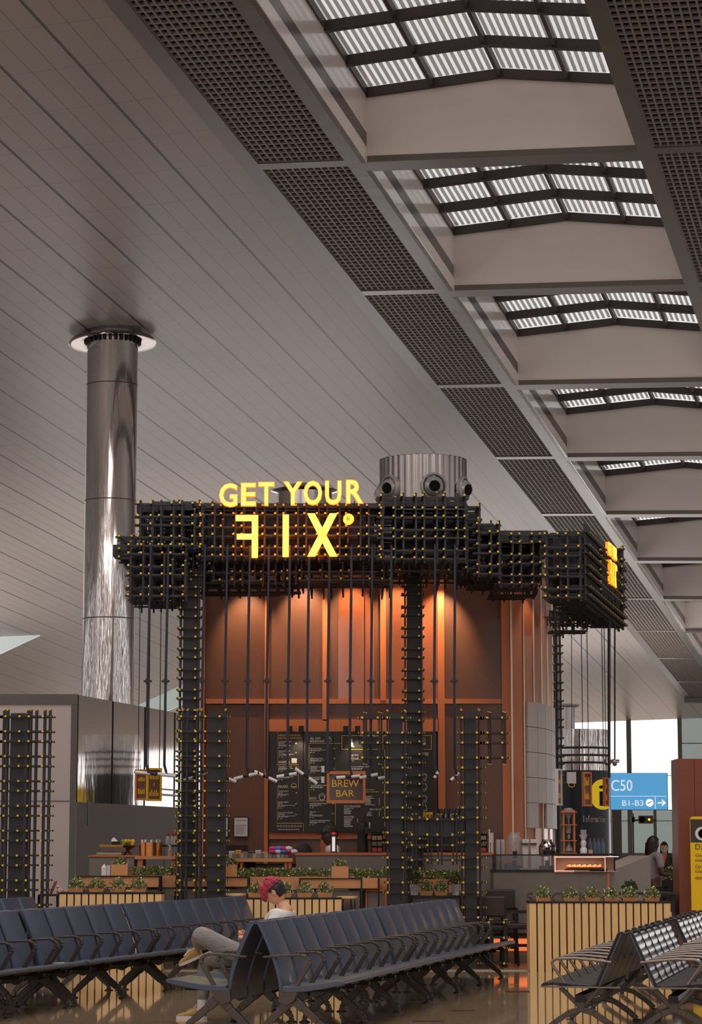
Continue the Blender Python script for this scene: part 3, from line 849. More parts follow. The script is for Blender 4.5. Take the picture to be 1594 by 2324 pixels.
# ---- lattice roof
A_SP, B_SP = .107, .163
def steps(a, b, ph=0):
    out = [a]; k = ph
    while out[-1] < b - .05:
        out.append(out[-1] + (A_SP if k % 2 else B_SP)); k += 1
    return out
RW = .024
def lattice(mb, cb, x0, x1, y0, y1, z0, z1, p=1.0, shear=0, ext=.055, py=None, front=1):
    xs, ys, zs = steps(x0, x1), steps(y0, y1, 1), steps(z0, z1, 1)
    rnd = random.random
    sh = lambda y: (y - y0) * shear
    xe, ye, ze = (xs[0], xs[-1]), (ys[0], ys[-1]), (zs[0], zs[-1])
    def rng(lo, hi):
        if p >= 1: return lo - ext, hi + ext
        a = lo if rnd() < .6 else lo + (hi - lo) * .4 * rnd(); b = hi if rnd() < .6 else hi - (hi - lo) * .4 * rnd()
        return a - ext, b + ext
    for j, y in enumerate(ys):
        pj = p if not (front and j == 0) else max(p, .97)
        for z in zs:
            if rnd() < pj * (1 if j < 2 else .75):
                a, b = rng(*xe); mb.bar((a + sh(y), y, z), (b + sh(y), y, z), RW)
        for x in xs:
            if rnd() < pj * (1 if j < 2 else .75):
                a, b = rng(*ze); mb.bar((x + sh(y) + RW, y + .012, a), (x + sh(y) + RW, y + .012, b), RW)
                if j == 0:
                    cb.box(x + RW - .013, x + RW + .013, y - .002, y + .026, b, b + .008)
    for x in xs:
        for z in zs:
            if rnd() < (py or max(p, .9)):
                yb = min(y1, y0 + .9)
                mb.bar((x, y0 - ext, z + RW * .5), (x + sh(yb), yb, z + RW * .5), RW)
                cb.box(x - .0125, x + .0125, y0 - ext - .006, y0 - ext, z, z + .025)
    return xs, ys, zs
roof = thing('lattice_roof', 'black rod lattice canopy with yellow end caps over the kiosk', 'canopy', (0, 31, 0))
def block(x0, y0, x1, y1, Ya, Yb, p=1., core=None, shear=0, seed=1, py=None, name='lattice_block'):
    random.seed(seed)
    mb = MB(); cb = MB()
    lattice(mb, cb, PX(x0, Ya), PX(x1, Ya), Ya, Yb, PZ(y1, Ya), PZ(y0, Ya), p, shear, py=py)
    o = mb.build(name, M_['black'], roof); tag(cb.build('yellow_end_caps', M_['cap'], o), kind='stuff')
    if core:
        for (a, b, c, d, Y0_, dep) in core:
            k = MB(); p_ = at(a, d, Y0_); q_ = at(c, b, Y0_); k.box(p_.x, q_.x, Y0_, Y0_ + dep, p_.z, q_.z); k.build('core_panel', M_['blackm'], roof)
block(305, 1143, 445, 1238, 31.0, 32.6, .95, [(345, 1138, 445, 1158, 31.3, 1.0), (310, 1146, 360, 1162, 31.2, .3)], seed=1)
block(284, 1240, 398, 1352, 30.9, 32.6, .95, [(330, 1250, 395, 1270, 31.3, .8), (310, 1270, 390, 1318, 32.0, .4)], seed=2)
block(262, 1232, 292, 1266, 31.2, 31.9, .9, [(256, 1236, 300, 1262, 31.25, .35)], seed=3)
block(448, 1146, 862, 1262, 31.02, 32.4, .95, [(448, 1142, 870, 1152, 31.35, 1.6), (470, 1150, 850, 1262, 31.5, .2)], seed=4)
block(400, 1262, 660, 1318, 31.5, 33.4, .5, seed=5, py=.6)
block(650, 1262, 880, 1316, 31.5, 33.5, .6, seed=6, py=.6)
block(395, 1150, 460, 1300, 31.6, 33.2, .8, [(400, 1165, 455, 1290, 32.0, .5)], seed=16)
block(866, 1131, 1058, 1268, 31.0, 33.0, .9, [(875, 1138, 1052, 1150, 31.25, 1.8), (900, 1150, 1045, 1262, 31.7, .3)], seed=7)
block(1062, 1160, 1085, 1290, 31.4, 33.4, .95, [(1060, 1165, 1084, 1280, 31.8, .4)], seed=8)
block(880, 1270, 1085, 1296, 31.6, 33.4, .5, seed=9, py=.5)
block(1088, 1195, 1133, 1302, 31.3, 33.4, .95, [(1088, 1192, 1132, 1215, 31.5, 1.5), (1090, 1215, 1132, 1270, 32.0, .3)], seed=10)
block(1138, 1210, 1238, 1325, 31.6, 33.6, .75, [(1135, 1204, 1240, 1232, 31.85, 1.4), (1137, 1230, 1240, 1262, 32.4, .4)], seed=11)
block(1244, 1210, 1318, 1355, 31.0, 35.4, .85, [(1250, 1209, 1318, 1240, 31.3, .6), (1250, 1240, 1318, 1330, 31.8, .3)], shear=.2217, seed=12)
block(1326, 1258, 1376, 1340, 32.6, 35.0, .8, shear=.2217, seed=13)
block(1395, 1262, 1410, 1372, 34.9, 35.6, 1., seed=14)
block(1256, 1385, 1345, 1405, 34.2, 35.2, .45, seed=15, py=.4); block(1262, 1405, 1318, 1432, 34.2, 34.7, .5, seed=18, py=.5)
# sloping face panels on the right wing
mb = MB()
for (f0, f1, za, zb) in ((.2, 2.0, 5.0, 5.55), (2.1, 4.2, 4.95, 5.62)):
    x0, y0 = 3.0 + .2217 * f0 - .12, 31 + f0; x1, y1 = 3.0 + .2217 * f1 - .12, 31 + f1
    mb.add([(x0, y0, za), (x1, y1, za), (x1, y1, zb), (x0, y0, zb), (x0 - .3, y0, za), (x1 - .3, y1, za), (x1 - .3, y1, zb), (x0 - .3, y0, zb)], [(0, 1, 2, 3), (7, 6, 5, 4), (0, 4, 5, 1), (3, 2, 6, 7), (0, 3, 7, 4), (1, 5, 6, 2)])
mb.build('wing_panel', M_['blackm'], roof)
# caps facing the side of the wing
mb = MB(); cb = MB(); random.seed(5)
y = 31.1; k = 0
while y < 35.6:
    for z in steps(4.75, 5.6, 1):
        x = 2.98 + .2217 * (y - 31)
        mb.bar((x - .3, y, z), (x + .10, y, z), RW); cb.box(x + .10, x + .105, y - .009, y + .009, z - .009, z + .009)
    mb.bar((x + .03, y, 4.68), (x + .03, y, 5.68), RW)
    y += (A_SP, B_SP)[k % 2]; k += 1
for z in steps(4.75, 5.6, 1): mb.bar((2.98 + .05, 31, z), (2.98 + .05 + .2217 * 4.6, 35.6, z), RW)
o = mb.build('side_lattice', M_['black'], roof); tag(cb.build('yellow_end_caps', M_['cap'], o), kind='stuff')

# ---- lit signs
def rod_sign(name, label, origin, u, w, s, fat=.05):
    """origin = world point for pixel (500,1095) of the front sign; u/w = unit vectors right/up; s = metres per photo pixel"""
    t = thing(name, label, 'sign', origin)
    u = Vector(u).normalized(); w = Vector(w); n = u.cross(w).normalized()
    P = lambda x, y, d=0: origin + u * ((x - 500) * s) + w * ((1095 - y) * s) + n * d
    def letter(mbs, ch, x0, y0, x1, y1):
        mb = MB(); put_text(mb, ch, P(x0, y1, .0), u * ((x1 - x0) * s), w * ((y1 - y0) * s), fat * .8, 0, .034)
        o = mb.build('letter', M_['signo'], t)
        m2 = MB(); put_text(m2, ch, P(x0, y1, fat * .82), u * ((x1 - x0) * s), w * ((y1 - y0) * s), .004, 0, .014); m2.build('letter_face', M_['signy'], o)
    for ch, x0, y0, x1, y1 in (('G', 500, 1100, 538, 1150), ('E', 550, 1099, 580, 1148), ('T', 589, 1097, 622, 1147), ('Y', 648, 1096, 684, 1146), ('O', 692, 1094, 731, 1146), ('U', 741, 1094, 775, 1145), ('R', 789, 1092, 823, 1142)):
        letter(None, ch, x0, y0, x1, y1)
    def slab(polys):
        mb = MB(); m2 = MB()
        for poly in polys:
            for (m, d0, d1) in ((mb, 0, fat), (m2, fat, fat + .004)):
                a = [P(x, y, d0) for x, y in poly]; b = [P(x, y, d1) for x, y in poly]; k = len(poly)
                m.add([tuple(v) for v in a + b], [tuple(range(k)), tuple(reversed(range(k, 2 * k)))] + [(i, i + k, (i + 1) % k + k, (i + 1) % k) for i in range(k)])
        o = mb.build('letter', M_['signo'], t); m2.build('letter_face', M_['signy'], o)
    R = lambda x0, y0, x1, y1: [(x0, y0), (x1, y0), (x1, y1), (x0, y1)]
    slab([R(573, 1171, 587, 1269), R(536, 1171, 573, 1184), R(539, 1214, 573, 1226)])      # mirrored F
    slab([R(643, 1170, 657, 1267)])
    slab([[(699, 1167), (716, 1167), (768, 1266), (750, 1266)], [(750, 1167), (767, 1167), (717, 1266), (699, 1266)]])
    mb = MB(); MM = Matrix((u, w, n)).transposed().to_4x4(); MM.translation = P(793, 1180)
    mb.lathe([(12.5 * s, 0), (12.5 * s, fat)], n=32, M=MM); o = mb.build('mark_disc', M_['signo'], t)
    mb = MB(); mb.lathe([(0, fat + .003), (11 * s, fat + .003)], n=32, M=MM); mb.build('disc_face', M_['signy'], o)
    mb = MB(); put_text(mb, 'R', P(789, 1186, fat + .005), u * (9 * s), w * (12 * s), .002); mb.build('mark', M_['seatside'], o)
    mb = MB()
    for (x, y) in ((519, 1145), (565, 1145), (605, 1145), (666, 1143), (711, 1143), (758, 1142), (806, 1139), (580, 1200), (580, 1250), (650, 1180), (650, 1255), (708, 1180), (734, 1217), (760, 1255), (793, 1180)):
        mb.bar(P(x, y, .005), P(x, y, -.30), .012)
    mb.build('mounting_bracket', M_['black'], t)
    area_lamp('sign_halo', tuple(P(655, 1215, -.04)), 280 * s, 45 if s > .005 else 5, (1, .72, .08), Matrix((-u, w, n)).transposed().to_euler(), 90 * s)
    return t
s31 = 31.0 / F_PX
rod_sign('illuminated_sign', 'large glowing yellow GET YOUR FIX letters on the front of the lattice roof', at(500, 1095, 30.75), (1, 0, 0), (0, 0, 1), 30.95 / F_PX)
rod_sign('illuminated_sign', 'small glowing yellow lettering on the right flank of the lattice roof', Vector((3.50, 33.0, PZ(1233, 33.3))), (.2217, 1, 0), (0, 0, 1), .0033)

# ---- lattice posts
def tower(label, name, Y, core, rows, dots, xext, ytop, ybot=0, extra=None, depth=.30, cat='lattice post', uprights=None, w=.022):
    """core=(x0,x1) px; rows = list of y px; dots = x px with capped ends; extra = [(dots, rows, xa, xb)]"""
    x0, x1 = PX(core[0], Y), PX(core[1], Y)
    t = thing(name, label, cat, ((x0 + x1) / 2, Y + .1, 0))
    zt = PZ(ytop, Y)
    mb = MB(); mb.box(x0, x1, Y + .03, Y + .03 + (x1 - x0), 0, zt); mb.build('core', M_['blackm'], t)
    caps = MB()
    ups = uprights if uprights is not None else dots
    for x in ups:
        for yy, up_ in ((Y + .01, .03), (Y + .14, .05)):
            X = PX(x + 2.5, Y); b = MB(); b.bar((X, yy, 0.02), (X, yy, zt + up_), w); b.build('upright', M_['black'], t)
            caps.box(X - w / 2 - .001, X + w / 2 + .001, yy - w / 2 - .001, yy + w / 2, zt + up_, zt + up_ + .01)
    def row(y, dd, xa, xb):
        z = PZ(y, Y); b = MB()
        xa_, xb_ = PX(xa, Y), PX(xb, Y)
        b.bar((xa_, Y - .012, z), (xb_, Y - .012, z), w); b.bar((xa_, Y + .22, z), (xb_, Y + .22, z), w)
        for x in dd:
            X = PX(x, Y); b.bar((X, Y - .05, z), (X, Y + .27, z), w)
            caps.box(X - .0125, X + .0125, Y - .056, Y - .05, z - .0125, z + .0125)
        for X, sg in ((xa_, -1), (xb_, 1)):
            caps.box(X - .001 if sg > 0 else X - .005, X + .005 if sg > 0 else X + .001, Y - .024, Y, z - .012, z + .012)
            caps.box(X - sg * .03 - .002, X - sg * .03 + .002, Y - .0245, Y, z - .0122, z + .0122)
        b.build('crossbar', M_['black'], t)
    for y in rows: row(y, dots, *xext)
    if extra:
        for (dd, rr, xa, xb, yu0, yu1) in extra:
            for y in rr: row(y, dd, xa, xb)
            for x in dd:
                for yy in (Y + .01, Y + .14):
                    X = PX(x + (3 if yy < Y + .1 else 9), Y); b = MB(); b.bar((X, yy, PZ(yu1, Y)), (X, yy, PZ(yu0, Y)), w); b.build('upright', M_['black'], t)
                    caps.box(X - .012, X + .012, yy - .012, yy + .012, PZ(yu0, Y), PZ(yu0, Y) + .008); caps.box(X - .012, X + .012, yy - .012, yy + .012, PZ(yu1, Y) - .008, PZ(yu1, Y))
    tag(caps.build('yellow_end_caps', M_['cap'], t), kind='stuff')
    return t
def alt(y0, n, a, b):
    out = [y0]
    for k in range(n): out.append(out[-1] + (a if k % 2 == 0 else b))
    return out
R1 = alt(1626, 16, 34, 22.3)
tower('wide black lattice screen with yellow caps standing at the far left', 'lattice_screen', 30.6, (18, 51), R1, [8, 40, 61, 93], (-60, 116), 1618, uprights=[-25, 0, 8, 55, 61, 74, 93, 105],
      extra=[([-48, -25], R1[:4], -60, 8, 1618, 1733)])
tower('black lattice post with core at its right edge, left of the seated person', 'lattice_post', 30.6, (470, 507), R1, [409, 442, 464, 497], (398, 520), 1618, uprights=[409, 420, 442, 452, 507])
R3 = alt(1629, 16, 34, 22.6)
R4 = R3
tower('black lattice post with a short grid arm on its upper left side', 'lattice_post', 30.6, (885, 915), R3, [880, 914], (870, 933), 1620, uprights=[878, 918],
      extra=[([823, 858], R3[:4], 814, 885, 1617, 1733)])
tower('black lattice post with a short grid arm on its upper right side', 'lattice_post', 30.6, (1056, 1083), R4, [1051, 1084], (1041, 1103), 1618, uprights=[1047, 1088],
      extra=[([1108, 1142], R4[:4], 1084, 1158, 1616, 1733), ([1108, 1142], alt(2093, 3, 35, 23), 1084, 1155, 2088, 2197)])
# low grid linking the two right hand posts
t = thing('lattice_rail', 'low black grid rail with dark board linking two lattice posts', 'lattice rail', at(987, 2190, 30.6))
Y = 30.6; caps = MB()
mb = MB(); fbox(mb, 917, 1864, 1057, 1894, Y + .03, .05); mb.build('board', M_['blackm'], t)
for y in (1859, 1894, 1918, 1952):
    b = MB(); z = PZ(y, Y); b.bar((PX(915, Y), Y - .012, z), (PX(1056, Y), Y - .012, z), .022)
    for x in (935, 970, 993, 1027):
        X = PX(x, Y); b.bar((X, Y - .05, z), (X, Y + .2, z), .022); caps.box(X - .0125, X + .0125, Y - .056, Y - .05, z - .0125, z + .0125)
    b.build('crossbar', M_['black'], t)
for x in (937, 945, 972, 980, 995, 1003, 1029, 1037):
    b = MB(); X = PX(x, Y); b.bar((X, Y + .01, PZ(1963, Y)), (X, Y + .01, PZ(1848, Y)), .02); b.build('upright', M_['black'], t)
    caps.box(X - .011, X + .011, Y - .002, Y + .021, PZ(1848, Y), PZ(1848, Y) + .007)
caps.build('yellow_end_caps', M_['cap'], t)
# tall posts carrying the roof
RT = alt(1306, 40, 27, 19.5)
tower('tall black lattice column carrying the left end of the canopy', 'lattice_column', 31.5, (411, 443), RT, [405, 440], (397, 456), 1290, uprights=[402, 444], cat='lattice column')
tower('tall black lattice column carrying the middle of the canopy', 'lattice_column', 32.6, (926, 957), alt(1300, 28, 28.5, 19.4), [922, 953], (913, 966), 1290, uprights=[919, 957], cat='lattice column')
tower('slim black ladder-like lattice column behind the curved kiosk corner', 'lattice_column', 38.4, (1266, 1271), alt(1440, 16, 25, 17), [1262], (1260, 1284), 1300, uprights=[1262, 1275], cat='lattice column')

# ---- hanging rods with white tubes
YR = 30.85
rods = [(331, 352, 1757, 47, -6, 1), (372, 378, 1758, 22, -4, 1), (456, 444, 1763, 30, 16, 1), (508, 512, 1765, 24, -22, 1), (560, 558, 1761, 28, 13, 1), (604, 602, 1762, 28, -24, 1), (653, 651, 1759, 23, 9, 1), (697, 694, 1761, 30, -34, 1),
        (744, 733, 1757, 19, 90, 1), (795, 790, 1763, 27, 5, 1), (843, 838, 1761, 21, 11, 1), (887, 880, 1763, 22, 10, 1), (988, 992, 1758, 8, 60, 0), (1034, 1034, 1763, 13, 40, 1)]
words = ['first', 'second', 'third', 'fourth', 'fifth', 'sixth', 'seventh', 'eighth', 'ninth', 'tenth', 'eleventh', 'twelfth', 'thirteenth', 'fourteenth']
tilt = lambda a: 'upright' if a == 90 else ('steep' if abs(a) > 30 else ('rising to the right' if a > 12 else ('falling to the right' if a < -12 else 'nearly level')))
for i, (xs_, xc, yc, half, ang, vis) in enumerate(rods):
    X = PX(xs_, YR); zc_ = PZ(yc, YR); z5 = PZ(1546, YR)
    t = thing('hanging_tube_light', 'white tube pair %s on a black rod, %s from the left' % (tilt(ang), words[i]), 'pendant lamp', (X, YR, zc_))
    mb = MB(); mb.tube([(X + .02, YR + .22, PZ(1232, YR)), (X + .02, YR, PZ(1240, YR)), (X, YR, z5), (X - .005, YR, zc_ + .12), (X + .02, YR, zc_ + .03)], .017, 8); mb.build('rod', pm('blue_black_rod', (44, 46, 58), .35, .2) if i == 0 else bpy.data.materials['blue_black_rod'], t, smooth=True)
    mb = MB(); mb.box(X - .05, X + .05, YR - .03, YR + .03, z5 - .012, z5 + .012); mb.box(X - .022, X + .022, YR - .024, YR + .024, z5 - .035, z5 + .035); mb.build('spreader', M_['black'], t)
    xc_ = PX(xc, YR); a = radians(ang); L_ = half * YR / F_PX
    d = Vector((cos(a), .25 if i % 2 else -.25, sin(a))).normalized()
    Ls = L_ / max(.3, hypot(d.x, d.z)); c = Vector((X * .4 + xc_ * .6 if i else xc_, YR, zc_)); c = Vector((xc_, YR, zc_))
    mb = MB(); mb.tube([c - d * Ls * .3, c + d * Ls * .3], .018, 10); mb.tube([(X + .02, YR, zc_ + .03), c], .012, 6); mb.build('joint', M_['black'], t, smooth=True)
    for sg in (-1, 1):
        mb = MB(); mb.tube([c + d * sg * Ls * .25, c + d * sg * Ls], .021, 12); mb.build('tube', M_['tubewhite'], t, smooth=True)
        mb = MB(); mb.tube([c + d * sg * Ls, c + d * sg * (Ls + .012)], .019, 10); mb.build('tube_cap', M_['rubber'], t, smooth=True)
# ================================================================ COUNTERS, TABLES AND WHAT STANDS ON THEM
def leafclump(mb, bl, c, rx, ry, rz, n, size=.028, seed=0, nb=None, box=False):
    """n small folded leaves spread through a dome (or box) around c; pale tips collected in bl"""
    rd = random.Random(seed)
    for i in range(n):
        if box: p = Vector((rd.uniform(-rx, rx), rd.uniform(-ry, ry), rd.uniform(0, rz)))
        else:
            while True:
                p = Vector((rd.uniform(-1, 1), rd.uniform(-1, 1), rd.uniform(0, 1)))
                if p.length < 1: break
            p = Vector((p.x * rx, p.y * ry, p.z * rz))
        d = Vector((rd.uniform(-1, 1), rd.uniform(-1, 1), rd.uniform(.1, 1.2))).normalized()
        s = d.cross(Vector((rd.random(), rd.random(), rd.random())).normalized()).normalized()
        L = size * rd.uniform(.7, 1.3); w = L * .32; q = Vector(c) + p
        tip = q + d * L; mid = q + d * L * .5 + Vector((0, 0, -.003))
        tgt = bl if (nb is not None and rd.random() < nb) else mb
        tgt.add([tuple(q), tuple(mid + s * w), tuple(tip), tuple(mid - s * w)], [(0, 1, 2, 3)])
def potted(label, px, ybase, Y, w=.19, h=.06, ph=.15, seed=0, dark=False, group=None, taper=.015):
    c = at(px, ybase, Y); x, z = c.x, c.z
    t = thing('potted_plant', label, 'plant', (x, Y, z), group=group)
    mb = MB(); a = w / 2; b = a - taper
    mb.add([(x - b, Y - b, z), (x + b, Y - b, z), (x + b, Y + b, z), (x - b, Y + b, z), (x - a, Y - a, z + h), (x + a, Y - a, z + h), (x + a, Y + a, z + h), (x - a, Y + a, z + h),
            (x - a + .012, Y - a + .012, z + h), (x + a - .012, Y - a + .012, z + h), (x + a - .012, Y + a - .012, z + h), (x - a + .012, Y + a - .012, z + h)],
           [(0, 3, 2, 1), (0, 1, 5, 4), (1, 2, 6, 5), (2, 3, 7, 6), (3, 0, 4, 7), (4, 5, 9, 8), (5, 6, 10, 9), (6, 7, 11, 10), (7, 4, 8, 11), (8, 9, 10, 11)])
    mb.build('pot', M_['woodtan'], t)
    lf = MB(); bl = MB(); leafclump(lf, bl, (x, Y, z + h - .02), w * .58, w * .58, ph, 420, .03, seed, .3)
    o = lf.build('foliage', M_['leafdark' if dark else 'leaf'], t); bl.build('blossom', M_['blossom'], o)
    return t
# slatted timber planters (low screens)
def slat_planter(label, x0, x1, yt, Y, dep, sp, xend=None):
    X0, X1, Z = PX(x0, Y), PX(x1, Y), PZ(yt, Y)
    t = thing('slatted_planter', label, 'planter', ((X0 + X1) / 2, Y + dep / 2, 0))
    mb = MB(); mb.box(X0 + .01, X1 - .01, Y + .02, Y + dep - .02, .01, Z - .02); mb.build('dark_body', M_['slotdark'], t)
    mb = MB(); mb.box(X0 - .005, X1 + .005, Y - .005, Y + dep, Z - .022, Z); mb.build('top_rim', M_['seatside'], t)
    n = int(round((X1 - X0) / sp)); sp = (X1 - X0) / n
    for i in range(n):
        mb = MB(); a = X0 + i * sp + (.0 if i == 0 else .009); b = X0 + (i + 1) * sp - (.0 if i == n - 1 else .009)
        mb.box(a, b, Y, Y + .02, .0, Z - .022); mb.build('slat', M_['woodpale'], t)
    m = int(dep / sp)
    for X in (X0, X1 - .02):
        for i in range(m):
            mb = MB(); mb.box(X if X == X0 else X + .001, X + .02, Y + i * dep / m + .012, Y + (i + 1) * dep / m, .012, Z - .022); mb.build('side_slat', M_['woodpale'], t)
    return t
slat_planter('pale slatted timber planter at left behind the left bench', 137, 368, 2025, 30.1, .45, .0895)
slat_planter('pale slatted timber planter behind the seated person', 560, 775, 2037, 30.66, .30, .0895)
slat_planter('large pale slatted timber planter in the open on the right', 1201, 1520, 2046, 30.1, .5, .0895)
ordn = ['first', 'second', 'third', 'fourth', 'fifth', 'sixth']
for i, x in enumerate((174, 220, 268, 316)): potted('flowering box plant, %s from the left on the left slatted planter' % ordn[i], x, 2027, 30.3, seed=i)
for i, x in enumerate((580, 646, 692, 738)): potted('flowering box plant, %s from the left on the middle slatted planter' % ordn[i], x, 2037, 30.8, seed=10 + i)
for i, x in enumerate((1232, 1295, 1344, 1387, 1429, 1479)): potted('flowering box plant, %s from the left on the right slatted planter' % ordn[i], x, 2048, 30.3, seed=20 + i)
def block_y(mb, x0, x1, y0, y1, Y, d): fbox(mb, x0, y0, x1, y1, Y, d)
# dark shelf with two box plants between the lattice posts
t = thing('side_shelf', 'dark narrow shelf between the two right lattice posts', 'shelf', at(985, 2190, 31.2))
mb = MB(); fbox(mb, 930, 2033, 1055, 2040, 31.0, .45); mb.build('shelf_top', M_['seatside'], t)
for x in (932, 1050):
    mb = MB(); X = PX(x, 31.0); mb.box(X - .02, X + .02, 31.02, 31.44, 0.012, PZ(2040, 31.0)); mb.build('leg', M_['seatside'], t)
for i, x in enumerate((968, 1001)): potted('flowering box plant, %s one on the dark shelf between lattice posts' % ('left' if i == 0 else 'right'), x, 2033, 31.15, seed=31 + i, w=.17)
for i, (x, y) in enumerate(((941, 2013), (1034, 2020))):
    c = at(x, y + 16, 31.35)
    t = thing('potted_bush', 'dark round bush in a white pot with black patches, %s one beside the box plants' % ('left' if i == 0 else 'right'), 'plant', c)
    c.z = PZ(2033, 31.0) + .001; t.location = c
    mb = MB(); mb.lathe([(.045, 0), (.062, .14), (.055, .14), (.04, .02)], c, 20); mb.build('pot', pm('cow_patch_pot', (215, 208, 200), .4, 0, 14, .9) if i == 0 else bpy.data.materials['cow_patch_pot'], t, smooth=True)
    lf = MB(); bl = MB(); leafclump(lf, bl, (c.x, c.y, c.z + .13), .13, .13, .17, 500, .022, 40 + i, .0); lf.build('foliage', M_['leafdark'], t)

# banquette planters with hedge
def hedge_box(label, x0, x1, yh, yt, yb, Y=31.6, dep=.35, leg=True):
    t = thing('hedge_planter', label, 'planter', at((x0 + x1) / 2, 2180, Y)); t.location.z = 0
    mb = MB(); X0, X1 = PX(x0, Y), PX(x1, Y); Z1 = PZ(yt, Y); Z0 = PZ(yb, Y)
    mb.box(X0, X1, Y, Y + dep, Z0, Z1); mb.build('trough', M_['woodtan'], t)
    mb = MB(); mb.box(X0 + .02, X1 - .02, Y + .02, Y + dep - .02, .012, Z0); mb.build('plinth', M_['concrete'], t)
    lf = MB(); bl = MB(); hgt = PZ(yh, Y) - Z1
    leafclump(lf, bl, ((X0 + X1) / 2, Y + dep / 2, Z1), (X1 - X0) / 2 - .02, dep / 2 - .02, hgt, int(2300 * (X1 - X0)), .032, int(x0), .2, box=True)
    o = lf.build('foliage', M_['leaf'], t); o['kind'] = 'stuff'; bl.build('blossom', M_['blossom'], o)['kind'] = 'stuff'
hedge_box('long low hedge in a wooden trough behind the left lattice post', 293, 400, 1969, 1987, 2014)
hedge_box('short hedge in a wooden trough between the two left lattice posts', 459, 504, 1974, 1990, 2014)
hedge_box('long low hedge in a wooden trough left of the small cube planter', 537, 752, 1973, 1990, 2020)
hedge_box('low hedge in a wooden trough right of the small cube planter', 791, 890, 1975, 1993, 2022)
hedge_box('low hedge in a wooden trough between the two right lattice posts', 935, 1052, 1977, 1996, 2026)
def frame_board(label, x0, x1, y0, y1, Y, yl=2060):
    t = thing('banquette_back', label, 'banquette', at((x0 + x1) / 2, 2180, Y)); t.location.z = 0
    mb = MB(); fbox(mb, x0, y0 + 2, x1, y1, Y + .02, .04); mb.build('board', M_['woodtan'], t)
    mb = MB(); fbox(mb, x0 - 2, y0, x1 + 2, y0 + 2, Y, .3); fbox(mb, x0 - 1, y1, x1 + 1, y1 + 2, Y, .05)
    mb.build('rail', M_['seatside'], t)
    for x in (x0 - 2, x1 - 1):
        for yy in (Y, Y + .27):
            b = MB(); b.box(PX(x, Y), PX(x + 4, Y), yy, yy + .03, .012, PZ(y0 + 2, Y)); b.build('leg', M_['seatside'], t)
    mb = MB(); mb.box(PX(x0 + 3, Y), PX(x1 - 3, Y), Y + .05, Y + .25, .012, PZ(y1 + 6, Y)); mb.build('grey_base', M_['concrete'], t)
frame_board('wooden banquette back with black frame, at far left by the cutlery', 178, 316, 1988, 2013, 31.3)
frame_board('short wooden banquette back with black frame, right of the far left one', 320, 362, 1988, 2013, 31.32)
frame_board('wooden banquette back with black frame just right of the left lattice post', 415, 563, 1990, 2012, 31.3)
frame_board('wooden banquette back with black frame beside the round stool', 681, 820, 1993, 2016, 31.3)
t = thing('end_block', 'pale wooden end block with black edge at the end of the banquette', 'planter', at(843, 2180, 31.15)); t.location.z = 0
mb = MB(); fbox(mb, 823, 1993, 861, 2016, 31.3, .24); mb.build('block', M_['woodtan'], t)
mb = MB(); fbox(mb, 858, 1993, 862, 2180, 31.13, .04); fbox(mb, 819, 1993, 823, 2180, 31.13, .04); mb.build('leg', M_['seatside'], t)
t = thing('upholstered_stool', 'grey booth end with orange edge left of the lattice post', 'seat', at(858, 2180, 31.3)); t.location.z = 0
mb = MB(); fbox(mb, 832, 2022, 876, 2186, 31.4, .17); mb.build('body', M_['concrete'], t, bevel=.03)
mb = MB(); fbox(mb, 830, 2024, 833, 2186, 31.38, .2); fbox(mb, 874, 2012, 878, 2186, 31.38, .2); fbox(mb, 831, 2020, 876, 2023, 31.38, .2); mb.build('edging', M_['woodorange'], t)
# cube planters
for i, (x0, x1, y0, y1, nm) in enumerate(((252, 290, 1962, 1987, 'wooden cube planter standing beside the white napkins at left'), (507, 538, 1962, 1990, 'wooden cube planter right beside the left lattice post'), (753, 791, 1966, 1993, 'wooden cube planter in the middle in front of the grey counter'))):
    Y = 31.33; p = at(x0, y1, Y); q = at(x1, y0, Y)
    t = thing('cube_planter', nm, 'planter', (p.x + .1, Y + .1, p.z))
    mb = MB(); mb.box(p.x, q.x, Y, Y + .2, p.z, q.z); mb.build('box', M_['woodtan'], t)
    lf = MB(); bl = MB(); leafclump(lf, bl, ((p.x + q.x) / 2, Y + .1, q.z - .01), .1, .1, .10, 420, .03, 60 + i, .28); o = lf.build('foliage', M_['leaf'], t); bl.build('blossom', M_['blossom'], o)
# napkins on the banquette
p = at(238, 1987, 31.35); p.y -= .0
t = thing('napkin_holder', 'white napkin bundle and cutlery standing beside the cube planter', 'napkin holder', p)
mb = MB(); mb.box(p.x - .045, p.x + .015, 31.36, 31.42, p.z, p.z + .10); mb.add([(p.x - .045, 31.36, p.z + .1), (p.x + .015, 31.36, p.z + .1), (p.x + .015, 31.42, p.z + .1), (p.x - .045, 31.42, p.z + .1), (p.x - .015, 31.39, p.z + .15)], [(0, 1, 4), (1, 2, 4), (2, 3, 4), (3, 0, 4)]); mb.build('napkins', M_['white'], t)
mb = MB(); mb.box(p.x + .02, p.x + .065, 31.36, 31.41, p.z, p.z + .13); mb.build('holder', M_['paper'], t)

